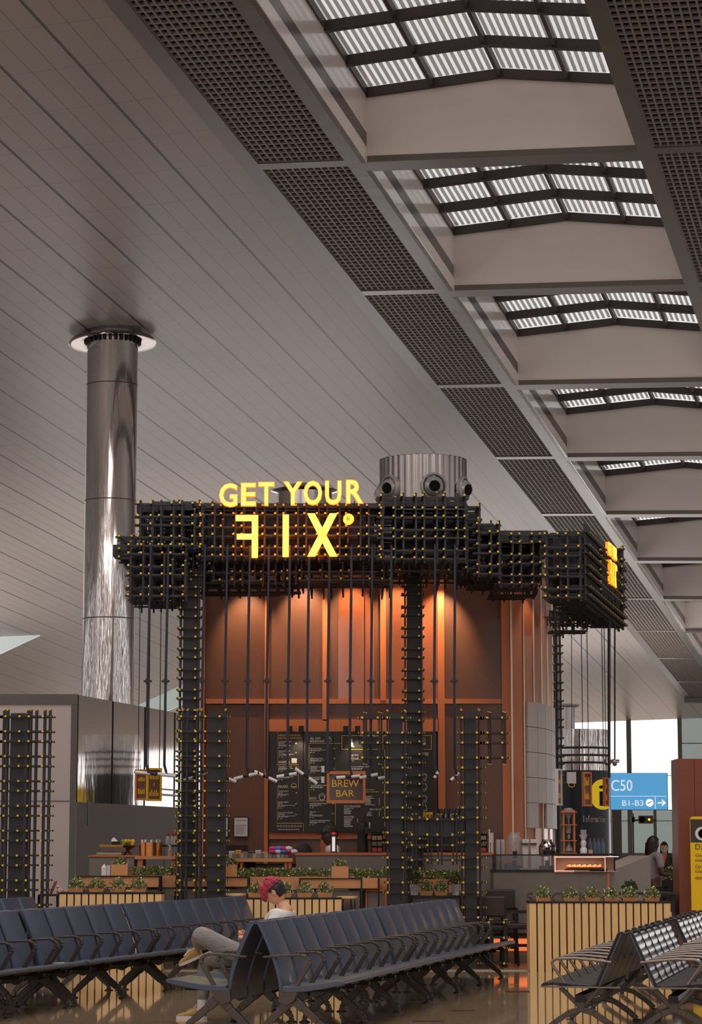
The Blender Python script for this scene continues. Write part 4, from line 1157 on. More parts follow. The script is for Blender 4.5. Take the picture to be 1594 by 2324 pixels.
# counters
def counter(label, x0, x1, yt, Y, dep, trim_m, trim_h=.05, top=None):
    t = thing('counter', label, 'counter', at((x0 + x1) / 2, 2180, Y)); t.location.z = 0
    X0, X1, Z = PX(x0, Y), PX(x1, Y), PZ(yt, Y)
    mb = MB(); mb.box(X0, X1, Y, Y + dep, .012, Z - trim_h); mb.build('body', M_['concrete'], t)
    mb = MB(); mb.box(X0 - .01, X1 + .01, Y - .015, Y + dep, Z - trim_h, Z); mb.build('worktop', trim_m, t)
    return t, Z
ct, ZC = counter('grey concrete front counter with wooden edge under the menu board', 672, 1120, 1935, 32.9, .5, M_['woodorange'], .035)
lc, ZL = counter('short grey counter with wooden top at far left', 203, 305, 1941, 32.0, .6, M_['woodorange'], .02)
# right hand service counter, an L with glass front
t = thing('service_counter', 'grey service counter with orange corner trim on the right of the kiosk', 'counter', at(1250, 2180, 32.0)); t.location.z = 0
YS = 32.0; zt_ = PZ(1979, YS)
mb = MB(); mb.box(PX(1120, YS), PX(1380, YS), YS, YS + .7, .40, zt_); mb.box(PX(1120, YS), PX(1380, YS), YS + .06, YS + .7, .012, .40)
mb.build('front_panel', M_['concrete'], t)
x1 = PX(1380, YS)
mb = MB(); vs = [(x1, YS + .02, 0.012), (x1 + .95, YS + 3.2, 0.012), (x1 + .95, YS + 3.2, PZ(1942, 34)), (x1, YS + .02, PZ(1979, YS) - .003)]
mb.add(vs + [(x - .3, y, z) for x, y, z in vs], [(0, 1, 2, 3), (7, 6, 5, 4), (0, 4, 5, 1), (3, 2, 6, 7), (0, 3, 7, 4), (1, 5, 6, 2)]); mb.build('side_panel', pm('light_concrete', (160, 146, 138), .6), t)
mb = MB(); mb.box(x1 - .015, x1 + .02, YS - .012, YS, .012, zt_); mb.build('corner_trim', M_['woodorange'], t)
mb = MB(); mb.box(PX(1118, YS), PX(1258, YS), YS - .01, YS + .6, zt_, zt_ + .03); mb.build('black_deck', M_['black'], t)
mb = MB(); fbox(mb, 1120, 1939, 1258, 1942, YS, .02); fbox(mb, 1118, 1939, 1121, 1979, YS, .02); mb.build('glass_rail', M_['black'], t)
mb = MB(); fbox(mb, 1121, 1942, 1258, 1975, YS, .008); mb.build('smoked_glass', pm('smoked_glass', (70, 66, 64), .03, 0, 3, 0, alpha=.35), t)
mb = MB(); fbox(mb, 1255, 1937, 1400, 1941, YS - .02, .6); mb.build('upper_deck', M_['seatside'], t)
# LED glow under it
mb = MB(); mb.box(PX(1120, YS), PX(1300, YS), YS + .055, YS + .06, .17, .33); g = mb.build('toe_light', pm('orange_led_strip', (255, 140, 82), .5, emit=.40, namt=0), t)
l = area_lamp('toe_lamp', (PX(1180, YS), YS - .02, .32), 1.2, .7, (1, .4, .15), (radians(15), 0, 0), .05)
mb = MB(); p = at(1196, 2048, YS - .004); put_text(mb, 'SPECIAL', p, (PX(1330, YS) - p.x, 0, 0), (0, 0, .13), .004); mb.build('lettering', pm('dark_grey_letters', (92, 78, 72), .5), t)

# lit pastry case
t = thing('pastry_case', 'glass pastry case glowing warm pink with orange pastries on a tray', 'display case', at(1325, 1978, YS))
X0, X1, X2 = PX(1258, YS), PX(1374, YS), PX(1396, YS + .5); Z0, Z1 = zt_, PZ(1943, YS)
M_['casef'] = pm('white_lit_frame', (245, 200, 180), .4, emit=.35, namt=0)
mb = MB(); mb.box(X0, X1, YS - .03, YS - .015, Z1 - .022, Z1); mb.box(X0, X0 + .018, YS - .03, YS - .015, Z0, Z1); mb.box(X1 - .012, X1, YS - .03, YS - .015, Z0, Z1); mb.box(X0, X0 + .26, YS - .03, YS + .3, Z0, Z0 + .02); mb.build('lit_edge', M_['casef'], t)
mb = MB(); mb.box(X0, X2, YS + .48, YS + .5, Z0, Z1); mb.box(X0, X2, YS - .03, YS + .5, Z0 - .0, Z0 + .008); mb.build('back', pm('case_back', (190, 150, 130), .4), t)
mb = MB(); mb.box(X0, X1, YS - .025, YS - .02, Z0, Z1); mb.box(X1 + .01, X1 + .015, YS - .02, YS + .5, Z0, Z1); mb.build('glass', M_['glass'], t)
mb = MB(); mb.box(X2 - .02, X2, YS + .46, YS + .5, Z0, Z1); mb.build('post', M_['black'], t)
mb = MB(); mb.box(X0 + .02, X2, YS + .05, YS + .08, Z1 - .01, Z1 - .004); mb.build('case_lamp', pm('case_light', (255, 225, 205), .4, emit=2.5, namt=0), t)
l = area_lamp('case_light', ((X0 + X1) / 2 + .05, YS + .15, Z1 - .02), .5, 3.0, (1, .62, .42), (0, 0, 0), .2)
tz = Z0 + .02
ty = thing('serving_tray', 'flat dark serving tray inside the pastry case', 'tray', ((X0 + X1) / 2 + .08, YS + .2, tz))
mb = MB(); mb.box(X0 + .16, X1 + .02, YS + .05, YS + .34, tz, tz + .012); mb.box(X0 + .15, X1 + .03, YS + .04, YS + .055, tz, tz + .025); mb.build('plate', M_['seatside'], ty)
for i in range(7):
    x = X0 + .2 + i * .068
    mb = MB(); mb.sphere((x, YS + .13, tz + .042), .036, 10, 6, (1.1, 1.5, .8)); mb.sphere((x + .012, YS + .13, tz + .062), .016, 8, 5)
    o = mb.build('pastry', pm('baked_orange', (232, 130, 66), .5, 0, 30, .3) if i == 0 else bpy.data.materials['baked_orange'], smooth=True); tag(o, 'golden orange pastry in the front row of the lit case', 'pastry', 'pastries on the tray')
for i in range(5):
    x = X0 + .24 + i * .085
    mb = MB(); mb.sphere((x, YS + .27, tz + .06), .04, 10, 6, (1.1, 1, .7))
    o = mb.build('pastry', pm('dark_baked', (70, 46, 40), .5, 0, 30, .3) if i == 0 else bpy.data.materials['dark_baked'], smooth=True); tag(o, 'dark round cake behind the orange pastries in the lit case', 'pastry', 'dark cakes on the tray')

# things standing on the right counter
def at_c(px, Y, z): return Vector((PX(px, Y), Y, z))
zd = zt_ + .03; YD = YS + .22
for i, x in enumerate((1131, 1141)):
    p = at_c(x, YD + .05 * i, zd)
    t = thing('cup_stack', 'tall stack of clear plastic cups, %s of the pair on the service counter' % ('left' if i == 0 else 'right'), 'cups', p)
    mb = MB(); z = 0; pr = []
    hh = PZ(1905, YD) - zd; n = 14
    for k in range(n): pr += [(.026, hh * k / n), (.031, hh * (k + .9) / n)]
    mb.lathe(pr + [(.02, hh)], p, 16); mb.build('cups', pm('clear_plastic', (206, 198, 200), .2, .2, 6, .2) if i == 0 else bpy.data.materials['clear_plastic'], t, smooth=True)
M_['jar'] = pm('thick_jar_glass', (190, 184, 178), .08, .0, 8, .15, alpha=.45, coat=.6)
for i, (x0, x1, y0, nm, mt) in enumerate(((1150, 1186, 1889, 'tall glass jar with square label on the service counter', 'jar'), (1223, 1262, 1905, 'shiny barrel shaped glass jar with dark label on the service counter', 'chrome2'))):
    p = at_c((x0 + x1) / 2, YD + .12, zd); w = (PX(x1, YD) - PX(x0, YD)) / 2; h = PZ(y0, YD) - zd
    t = thing('beverage_jar', nm, 'jar', p)
    mb = MB(); mb.box(p.x - w * .9, p.x + w * .9, YD, YD + .25, zd, zd + .05); mb.lathe([(.03, .05), (.03, .12)], p, 12); mb.build('stand', M_['black'], t)
    b0 = .12 if i == 0 else .17
    mb = MB(); mb.lathe([(w * .75, b0), (w * .95, b0 + .03), (w, b0 + (h - b0) * .5), (w * .96, h - .09), (w * .7, h - .04), (w * .62, h - .03), (w * .62, h)], p, 28); mb.build('vessel', M_[mt], t, smooth=True)
    mb = MB(); mb.box(p.x - .03, p.x + .028, p.y - w * 1.02, p.y - w * 1.0, b0 + p.z + .02, b0 + p.z + .12); mb.build('label_plate', M_['rubber'], t)
t = thing('beer_tap_tower', 'pair of pale square drink dispensers on one foot on the service counter', 'drink tap', at_c(1200, YD, zd))
mb = MB(); mb.box(PX(1180, YD), PX(1220, YD), YD - .06, YD + .14, zd, zd + .018); mb.build('foot', M_['chrome2'], t)
for x in (1193, 1211):
    X = PX(x, YD); zt2 = PZ(1905, YD)
    mb = MB(); a = .028; b = .04
    mb.add([(X - a, YD, zd + .018), (X + a, YD, zd + .018), (X + a, YD + .08, zd + .018), (X - a, YD + .08, zd + .018), (X - b, YD - .01, zt2 - .07), (X + b, YD - .01, zt2 - .07), (X + b, YD + .09, zt2 - .07), (X - b, YD + .09, zt2 - .07)], [(0, 3, 2, 1), (4, 5, 6, 7), (0, 1, 5, 4), (1, 2, 6, 5), (2, 3, 7, 6), (3, 0, 4, 7)])
    o = mb.build('column', M_['white'], t)
    mb = MB(); mb.box(X - .042, X + .046, YD - .05, YD + .09, zt2 - .05, zt2); mb.build('head', M_['white'], o, bevel=.008)
    mb = MB(); mb.box(X - .004, X + .004, YD - .052, YD - .05, zt2 - .02, zt2 - .01); mb.box(X - .04, X + .042, YD - .04, YD + .09, zt2 - .072, zt2 - .05); mb.build('spout_gap_band', M_['alu'], o)  # bronze band between column and head, with a small front mark
t = thing('menu_holder', 'white folded card menus standing at the end of the front counter', 'card', at_c(1114, 33.1, ZC))
mb = MB(); X = PX(1110, 33.1); mb.box(X, X + .018, 33.1, 33.3, ZC, PZ(1882, 33.1)); mb.build('stand', M_['white'], t)
mb = MB(); mb.box(X + .02, X + .065, 33.12, 33.16, PZ(1912, 33.1), PZ(1890, 33.1)); mb.box(X + .03, X + .06, 33.11, 33.119, ZC, PZ(1912, 33.1)); mb.build('cards', M_['paper'], t)

# cold drip coffee tower
zu = PZ(1937, YS); YU = YS + .2
p = at_c(1293, YU, zu)
t = thing('cold_drip_tower', 'wooden cold drip coffee tower with glass globes on the pastry case', 'coffee maker', p)
zt3 = PZ(1838, YU)
for x in (1281, 1305):
    for yy in (YU, YU + .14):
        mb = MB(); mb.box(PX(x, YU) - .01, PX(x, YU) + .01, yy, yy + .02, zu + .02, zt3); mb.build('post', M_['woodorange'], t)
for y in (1936, 1908, 1872, 1843):
    mb = MB(); fbox(mb, 1274, y - 1.2, 1310, y + 1.2, YU - .01, .18); mb.build('shelf', M_['woodorange'], t)
mb = MB(); z = zt3 - .03; mb.lathe([(.0, -.16), (.008, -.15), (.012, -.09), (.05, -.03), (.062, .01), (.055, .05), (.05, .055)], (p.x, YU + .08, z), 24); mb.build('water_globe', M_['jar'], t, smooth=True)
mb = MB(); mb.lathe([(.028, 0), (.028, .11)], (p.x, YU + .08, PZ(1891, YU)), 20); mb.lathe([(.012, 0), (.02, .03), (.012, .06)], (p.x, YU + .08, PZ(1904, YU)), 16); mb.build('brew_chamber', M_['jar'], t, smooth=True)
mb = MB(); mb.lathe([(.055, 0), (.05, .03), (.015, .09), (.02, .12)], (p.x, YU + .08, zu + .03), 20); mb.build('carafe', M_['jar'], t, smooth=True)
p = at_c(1325, YU, zu)
t = thing('pour_over_brewer', 'stacked white pour-over coffee brewer set beside the cold drip tower', 'coffee maker', p)
mb = MB(); mb.lathe([(.045, 0), (.05, .05), (.03, .08), (.04, .14), (.028, .17)], p, 20); mb.build('server', M_['white'], t, smooth=True)
mb = MB(); mb.lathe([(.025, .17), (.058, .245), (.052, .245)], p, 20); mb.build('dripper', M_['white'], t, smooth=True)
mb = MB(); mb.lathe([(.035, .24), (.037, .31), (.034, .31)], p, 16); mb.build('beaker', M_['jar'], t, smooth=True)
mb = MB(); mb.tube([p + Vector((-.045, 0, .13)), p + Vector((-.075, 0, .12)), p + Vector((-.07, 0, .07)), p + Vector((-.045, 0, .05))], .008); mb.build('handle', M_['black'], t, smooth=True)
p = at_c(1340, YU - .06, zu); mb = MB(); mb.box(p.x - .02, p.x + .03, YU - .08, YU - .04, zu, zu + .05); o = mb.build('striped_packet', pm('tan_stripes', (200, 160, 120), .5, 0, 30, .5)); tag(o, 'small striped packet leaning at the foot of the white brewer', 'packet')
for i, x in enumerate((1339, 1349, 1358, 1368)):
    p = at_c(x, YU + .25, zu)
    t = thing('water_bottle', 'clear water bottle with purple cap in the row by the white brewer', 'bottle', p, group='water bottles on the pastry case')
    mb = MB(); mb.lathe([(.024, 0), (.025, .1), (.022, .14), (.011, .17), (.011, .18)], p, 14); mb.build('body', pm('blue_grey_water', (90, 100, 118), .15, 0, 5, .2, alpha=.8) if i == 0 else bpy.data.materials['blue_grey_water'], t, smooth=True)
    mb = MB(); mb.lathe([(.013, .18), (.013, .2)], p, 12); mb.build('cap', pm('purple_cap', (120, 50, 90), .4) if i == 0 else bpy.data.materials['purple_cap'], t)

# on the front counter
YF = 33.05
p = at_c(758, YF, ZC)
t = thing('tap_handle', 'slim black drinks tower with red top and white lit label on the counter', 'drink tap', p)
mb = MB(); mb.lathe([(.05, 0), (.05, .01), (.03, .02)], p, 20); mb.box(p.x - .045, p.x + .04, YF - .03, YF + .03, ZC + .01, PZ(1893, YF)); mb.build('column', M_['black'], t)
mb = MB(); fbox(mb, 754, 1899, 761, 1932, YF - .035, .004); mb.build('lit_label', pm('lit_white_label', (235, 238, 235), .4, emit=.5, namt=0), t)
mb = MB(); mb.sphere((p.x, YF, PZ(1893, YF)), .035, 12, 8, (1.1, 1, .7)); mb.build('red_top', pm('red_top', (215, 50, 56), .4, emit=.2), t, smooth=True)
p = at_c(823, YF + .1, ZC)
t = thing('coffee_grinder', 'black coffee grinder with a smoked bean hopper on the counter', 'coffee grinder', p)
mb = MB(); mb.lathe([(.07, 0), (.075, .05), (.065, .2), (.08, .28), (.085, .33), (.07, .4), (.03, .42)], p, 24); mb.box(p.x + .03, p.x + .09, YF + .0, YF + .1, ZC + .25, ZC + .35); mb.build('body', M_['black'], t, smooth=True)
mb = MB(); mb.lathe([(.03, .42), (.04, .46), (.09, .58), (.1, .6), (.0, .61)], p, 24); mb.build('bean_hopper', pm('smoked_plastic', (90, 80, 74), .15, 0, 4, .1, alpha=.7), t, smooth=True)
for i, (x0, x1) in enumerate(((843, 870), (1090, 1107))):
    p = at_c((x0 + x1) / 2, YF + .1, ZC)
    t = thing('tea_box_rack', 'dark rack of small coloured tea boxes %s' % ('left of the post with the grid arm' if i == 0 else 'at the right end of the counter'), 'rack', p)
    X0, X1 = PX(x0, YF), PX(x1, YF); z1 = PZ(1888, YF)
    mb = MB(); mb.box(X0, X1, YF + .12, YF + .2, ZC, z1)
    for k in range(4): z = ZC + (z1 - ZC) * k / 3.5; mb.box(X0, X1, YF + .05, YF + .2, z, z + .01)
    mb.box(X0, X0 + .01, YF + .05, YF + .2, ZC, z1); mb.box(X1 - .01, X1, YF + .05, YF + .2, ZC, z1); mb.build('rack', M_['rubber'], t)
    for k, c in enumerate(((150, 60, 66), (96, 100, 80), (150, 128, 96))):
        for j in range(2):
            if i == 1 and j: continue
            mb = MB(); z = ZC + (z1 - ZC) * k / 3.5 + .012; xx = X0 + .014 + j * (X1 - X0 - .02) / 2
            mb.box(xx, xx + (X1 - X0 - .02) / (2 if i == 0 else 1) - .01, YF + .055, YF + .11, z, z + .055)
            nm = 'tea_%d' % k
            mb.build('tea_box', bpy.data.materials.get(nm) or pm(nm, c, .6), t)
# white plate / coffee machine right part
t = thing('espresso_machine', 'long black espresso machine between the right hand lattice posts', 'coffee machine', at_c(990, 33.2, ZC))
mb = MB(); fbox(mb, 876, 1895, 1062, 1934, 33.0, .38); mb.build('body', M_['seatside'], t, bevel=.02)
mb = MB(); fbox(mb, 870, 1857, 1064, 1864, 32.98, .42); mb.build('cup_shelf', M_['black'], t)
mb = MB(); fbox(mb, 885, 1864, 1050, 1895, 33.2, .15); mb.build('back_panel', M_['void'], t)
zz = PZ(1857, 32.98)
for i, x in enumerate((960, 969, 978)):
    p = at_c(x, 33.12 + .02 * (i % 2), zz)
    mb = MB(); mb.lathe([(.028, 0), (.036, .085), (.034, .085)], p, 16); o = mb.build('paper_cup', pm('yellow_cup', (238, 186, 30), .5) if i == 0 else bpy.data.materials['yellow_cup'], smooth=True); tag(o, 'bright yellow cup on the shelf above the espresso machine', 'cup', 'yellow cups above the espresso machine')
for i, x in enumerate((989, 1001, 1013, 1025, 1038, 1048)):
    p = at_c(x, 33.12, zz)
    t = thing('cup_stack', 'stack of black cups with pale rims above the espresso machine', 'cups', p, group='black cup stacks above the espresso machine')
    mb = MB(); mb.lathe([(.036, 0), (.036, .06), (.034, .065), (.028, .13)], p, 16); mb.build('cups', M_['blackm'], t, smooth=True)
    mb = MB()
    for k in range(3): mb.lathe([(.037, .012 + k * .018), (.038, .014 + k * .018), (.037, .016 + k * .018)], p, 16)
    mb.build('rim', M_['chrome2'], t)

# left grab-and-go table
def tabl(label, x0, x1, yt, Y, dep, th, legs, cat='table'):
    t = thing('serving_table', label, cat, at((x0 + x1) / 2, 2180, Y)); t.location.z = 0
    X0, X1, Z = PX(x0, Y), PX(x1, Y), PZ(yt, Y)
    mb = MB(); mb.box(X0, X1, Y, Y + dep, Z - th, Z); mb.build('tabletop', M_['woodtan'], t)
    for x in legs:
        for yy in (Y + .03, Y + dep - .07):
            mb = MB(); mb.box(PX(x, Y), PX(x, Y) + .035, yy, yy + .035, .012, Z - th); mb.build('leg', M_['woodorange'], t)
    mb = MB(); mb.box(X0 + .05, X1 - .05, Y + dep - .1, Y + dep - .02, .012, Z - .3); mb.build('dark_back', M_['slotdark'], t)
    return Z
Z1_ = tabl('wooden table carrying the copper drum of bottles at left', 306, 398, 1943, 31.9, .6, .04, (312, 318, 388))
Z2_ = tabl('long wooden table covered with packed sandwiches', 500, 664, 1948, 32.2, .6, .045, (545, 646, 655))
p = at_c(342, 32.1, Z1_)
t = thing('copper_tub', 'round copper tub packed with bottles on the left table', 'tub', p)
r_ = (PX(369, 32.1) - PX(316, 32.1)) / 2; h_ = PZ(1912, 32.1) - Z1_
mb = MB(); mb.lathe([(r_, 0), (r_, h_), (r_ - .008, h_), (r_ - .008, .02)], p, 48); mb.build('tub', M_['copper'], t, smooth=True)
rd = random.Random(5)
for i in range(9):
    a = 2 * pi * i / 9; q = p + Vector((cos(a) * r_ * .72, sin(a) * r_ * .72, .02))
    t = thing('small_bottle', 'small dark bottle with a shiny cap standing in the copper tub', 'bottle', q, group='bottles in the copper tub')
    mb = MB(); mb.lathe([(.024, 0), (.024, h_ - .02)], q, 12); mb.build('body', M_['rubber'], t, smooth=True)
    mb = MB(); mb.lathe([(.022, h_ - .02), (.022, h_ + .015), (.0, h_ + .02)], q, 12); mb.build('cap', M_['chrome'], t, smooth=True)
# books / boxes stack, tissue box, fruit bowl on the left counter
x = PX(252, 32.1)
for i, (x0, x1, h0, h1, c, nm) in enumerate(((219, 276, 0, .035, (150, 136, 120), 'flat grey tray at the bottom of the stack on the left counter'), (232, 286, .035, .10, (96, 80, 70), 'dark brown box in the middle of the stack on the left counter'), (225, 280, .10, .135, (160, 122, 30), 'yellow folded sheet on top of the stack on the left counter'))):
    mb = MB(); mb.box(PX(x0, 32.1), PX(x1, 32.1), 32.1, 32.45, ZL + h0 + .001, ZL + h1); o = mb.build('stacked_tray', pm('stack_%d' % i, c, .5), bevel=.006); tag(o, nm, 'tray')
p = at_c(262, 32.2, ZL + .135)
t = thing('tissue_box', 'dark tissue box with white tissue on the stack at left', 'tissue box', p)
mb = MB(); mb.box(p.x - .05, p.x + .055, 32.17, 32.27, p.z, p.z + .045); mb.build('box', M_['rubber'], t)
mb = MB(); mb.add([(p.x - .06, 32.2, p.z + .045), (p.x + .03, 32.2, p.z + .045), (p.x + .03, 32.25, p.z + .045), (p.x - .05, 32.25, p.z + .045), (p.x - .02, 32.22, p.z + .1), (p.x - .045, 32.21, p.z + .085)], [(0, 1, 4), (1, 2, 4), (2, 3, 4), (3, 0, 5), (0, 4, 5), (3, 5, 4)]); mb.build('tissue', M_['white'], t)
p = at_c(290, 32.2, ZL)
t = thing('fruit_bowl', 'dark footed bowl heaped with fruit on the left counter', 'bowl', p)
mb = MB(); mb.lathe([(.065, 0), (.06, .01), (.025, .05), (.03, .07), (.09, .10), (.12, .125), (.11, .125), (.0, .09)], p, 28); mb.build('bowl', pm('dark_wood_bowl', (86, 52, 42), .4), t, smooth=True)
cols = [(204, 160, 40), (190, 70, 46), (110, 130, 50), (216, 176, 70), (170, 50, 50)]
for i in range(16):
    a = 2.4 * i; rr = .09 * sqrt((i % 8) / 8 + .05); q = p + Vector((cos(a) * rr, sin(a) * rr, .115 + (.03 if i < 8 else .065)))
    mb = MB(); mb.sphere(q, .03, 10, 7); nm = 'fruit_%d' % (i % 5)
    o = mb.build('fruit', bpy.data.materials.get(nm) or pm(nm, cols[i % 5], .4, 0, 20, .2), smooth=True); tag(o, 'small round red, yellow or green fruit heaped in the footed bowl', 'fruit', 'fruit in the footed bowl')
# soap bottle, back shelf with bottles
p = at_c(386, 32.0, Z1_)
t = thing('pump_bottle', 'small clear pump bottle at the right end of the left table', 'bottle', p)
mb = MB(); mb.lathe([(.03, 0), (.03, .08), (.012, .1)], p, 14); mb.build('body', pm('pink_soap', (190, 150, 150), .2, alpha=.7), t, smooth=True)
mb = MB(); mb.lathe([(.01, .1), (.01, .14)], p, 10); mb.bar(p + Vector((0, 0, .14)), p + Vector((-.03, 0, .135)), .01); mb.build('pump', M_['white'], t)
t = thing('back_shelf', 'dark shelf behind the left lattice post carrying bottles', 'shelf', (PX(410, 33), 33, 0))
mb = MB(); fbox(mb, 368, 1917, 450, 1922, 33, .4); fbox(mb, 370, 1922, 374, 2178, 33.3, .05); fbox(mb, 444, 1922, 448, 2178, 33.3, .05); mb.build('shelf', M_['black'], t)
for i, x in enumerate((381, 391, 398)):
    p = at_c(x, 33.1, PZ(1917, 33))
    t = thing('water_bottle', 'clear bottle with red cap on the dark back shelf at left', 'bottle', p, group='red capped bottles on the back shelf')
    mb = MB(); mb.lathe([(.028, 0), (.03, .06), (.026, .1), (.012, .12)], p, 14); mb.build('body', pm('pale_bottle', (196, 184, 184), .2, alpha=.7) if i == 0 else bpy.data.materials['pale_bottle'], t, smooth=True)
    mb = MB(); mb.lathe([(.02, .12), (.02, .15)], p, 12); mb.build('cap', pm('red_cap', (170, 40, 52), .4) if i == 0 else bpy.data.materials['red_cap'], t)
# sandwiches and packs on the long table
rd = random.Random(11)
for i in range(14):
    x0 = 527 + i * 9.2; lay = 0
    mb = MB(); X0 = PX(x0, 32.3); w_ = .046; z = Z2_ + .001; dy_ = rd.uniform(0, .04)
    mb.add([(X0, 32.25 + dy_, z), (X0 + w_, 32.25 + dy_, z), (X0 + w_, 32.36 + dy_, z), (X0, 32.36 + dy_, z), (X0, 32.25 + dy_, z + .045), (X0 + w_, 32.25 + dy_, z + .045), (X0 + w_, 32.34 + dy_, z + .065), (X0, 32.34 + dy_, z + .065)], [(0, 3, 2, 1), (4, 5, 6, 7), (0, 1, 5, 4), (1, 2, 6, 5), (2, 3, 7, 6), (3, 0, 4, 7)])
    nm = 'pack_%d' % (i % 3); o = mb.build('sandwich_pack', bpy.data.materials.get(nm) or pm(nm, ((120, 110, 96), (96, 84, 72), (150, 142, 134))[i % 3], .2, 0, 25, .5, coat=.5)); tag(o, 'clear wedge pack of sandwiches in the front row of the long table', 'sandwich pack', 'sandwich packs on the long table')
for i in range(8):
    x0 = 505 + i * 15; mb = MB(); X0 = PX(x0, 32.5); z = Z2_ + .065 if i > 1 else Z2_ + .001
    z += 0; mb.box(X0, X0 + .08, 32.42, 32.55, Z2_ + .001, Z2_ + .085 + .012 * (i % 3)); nm = 'tray_%d' % (i % 4)
    o = mb.build('food_tray', bpy.data.materials.get(nm) or pm(nm, ((60, 52, 50), (176, 170, 168), (200, 140, 60), (112, 100, 100))[i % 4], .3, 0, 30, .3), bevel=.008); tag(o, 'packed food tray in the back row of the long table', 'food tray', 'food trays on the long table')
cl = [(200, 40, 120), (210, 210, 222), (60, 110, 190), (180, 30, 90), (215, 205, 215), (206, 60, 130), (70, 130, 205)]
for i in range(9):
    x0 = 613 + (i % 5) * 12; z = Z2_ + .07 + (.04 if i > 4 else 0)
    mb = MB(); mb.sphere((PX(x0 + 6, 32.3), 32.33, z + .02), .05, 10, 7, (1.1, .9, .6)); nm = 'snack_%d' % (i % 7)
    o = mb.build('snack_bag', bpy.data.materials.get(nm) or pm(nm, cl[i % 7], .35, 0, 14, .25, bump=.3), smooth=True); tag(o, 'bright pink, white or blue snack bag in the heap on the long table', 'snack bag', 'snack bags on the long table')
p = at_c(690, 33.25, ZC)
mb = MB(); mb.sphere((p.x, p.y, ZC), .11, 20, 12, (1.0, .8, 1.15)); o = mb.build('domed_cloche', M_['rubber'], smooth=True); tag(o, 'dark round domed lid behind the left end of the counter', 'cover')
t = thing('till_screen', 'black flat till screen behind the sandwich table', 'screen', at(540, 1930, 32.95))
mb = MB(); fbox(mb, 514, 1918, 562, 1932, 32.95, .03); fbox(mb, 535, 1932, 541, 1948, 32.97, .03); mb.box(PX(525, 33), PX(551, 33), 32.9, 33.1, Z2_ - .05, Z2_ - .03); mb.build('screen', M_['rubber'], t)
mb = MB(); mb.box(PX(500, 32.9), PX(580, 32.9), 32.82, 33.2, .012, Z2_ - .05); o = mb.build('till_cabinet', M_['slotdark']); tag(o, 'low dark cabinet under the till screen', 'cabinet')

# round stool, dark chairs
def stool(label, px, py, Y, r=.17):
    c = at(px, py, Y); t = thing('round_stool', label, 'stool', (c.x, Y, 0))
    mb = MB(); mb.lathe([(r - .01, c.z - .035), (r, c.z - .025), (r, c.z - .006), (r - .01, c.z)], (c.x, Y, 0), 32); mb.build('seat', M_['woodpale'], t, smooth=True)
    for k in range(3):
        a = 2 * pi * k / 3 + .5; d = Vector((cos(a), sin(a), 0)); s = Vector((-sin(a), cos(a), 0)); q = Vector((c.x, Y, 0))
        mb = MB(); mb.tube([q + d * r * .6 + s * .05 + Vector((0, 0, c.z - .035)), q + d * r * .95 + Vector((0, 0, .02)), q + d * r * .6 - s * .05 + Vector((0, 0, c.z - .035))], .006, 6); mb.build('leg', M_['black'], t, smooth=True)
stool('round pale wood stool with thin black legs right of the middle planter', 788, 2034, 31.13, .14)
stool('pale stool behind the left slatted planter', 300, 2020, 30.9, .16)
stool('pale stool between the left lattice post and the bench', 530, 2028, 30.95, .16)
M_['dkwood'] = pm('very_dark_wood', (46, 34, 32), .45, 0, 5, .1)
M_['dkpad'] = pm('dark_brown_leather', (62, 50, 46), .45, 0, 40, .1)
def armchair(label, px, Y, w, zs, zb, rz=0):
    x = PX(px, Y); t = thing('bar_chair', label, 'chair', (x, Y, 0), rz)
    o0 = Vector((0, 0, 0)); d = .44
    def P(mb, nm, mat, **k):  # built about the thing's own origin
        mb.v = [(v[0] + x, v[1] + Y, v[2]) for v in mb.v]; return mb.build(nm, mat, t, **k)
    for sx in (-1, 1):
        for sy in (-1, 1):
            mb = MB(); top = zs + .02 if sy < 0 else zs + .2
            mb.bar((sx * (w / 2 + .01), sy * d / 2, .012), (sx * (w / 2 - .02), sy * (d / 2 - .03), top), .035); P(mb, 'leg', M_['dkwood'])
    mb = MB(); mb.box(-w / 2 + .02, w / 2 - .02, -d / 2, d / 2 - .02, zs - .04, zs + .03); P(mb, 'seat', M_['dkpad'], bevel=.015)
    mb = MB(); mb.box(-w / 2, w / 2, d / 2 - .05, d / 2, zb - .26, zb); P(mb, 'backrest', M_['dkpad'], bevel=.02)
    mb = MB(); mb.box(-w / 2, w / 2, -d / 2 + .02, -d / 2 + .045, .22, .245); mb.box(-w / 2, -w / 2 + .025, -d / 2, d / 2, .26, .285); mb.box(w / 2 - .025, w / 2, -d / 2, d / 2, .26, .285); P(mb, 'stretcher', M_['dkwood'])
    for sx in (-1, 1):
        mb = MB(); mb.box(sx * w / 2 - .015, sx * w / 2 + .015, -d / 2, d / 2, zs + .16, zs + .19); mb.box(sx * w / 2 - .015, sx * w / 2 + .015, -d / 2, -d / 2 + .03, zs, zs + .16); P(mb, 'arm', M_['dkwood'])
    return t
armchair('dark high chair with leather back, turned away, right of the last lattice post', 1112, 31.2, .36, .50, .90, pi)
armchair('dark high armchair beside the orange glow under the counter', 1176, 31.28, .38, .52, .88, radians(90))
armchair('dark high chair half hidden behind the other two', 1137, 31.72, .38, .55, .97, 0)
t = thing('dark_table', 'dark table behind the right slatted planter', 'table', (PX(1450, 32.8), 32.8, 0))
mb = MB(); fbox(mb, 1392, 2026, 1533, 2031, 31.2, .7); mb.build('tabletop', M_['dkwood'], t)
for x in (1396, 1528):
    mb = MB(); mb.box(PX(x, 31.2) - .02, PX(x, 31.2) + .02, 31.25, 31.8, .012, PZ(2031, 31.2)); mb.build('leg', M_['dkwood'], t)
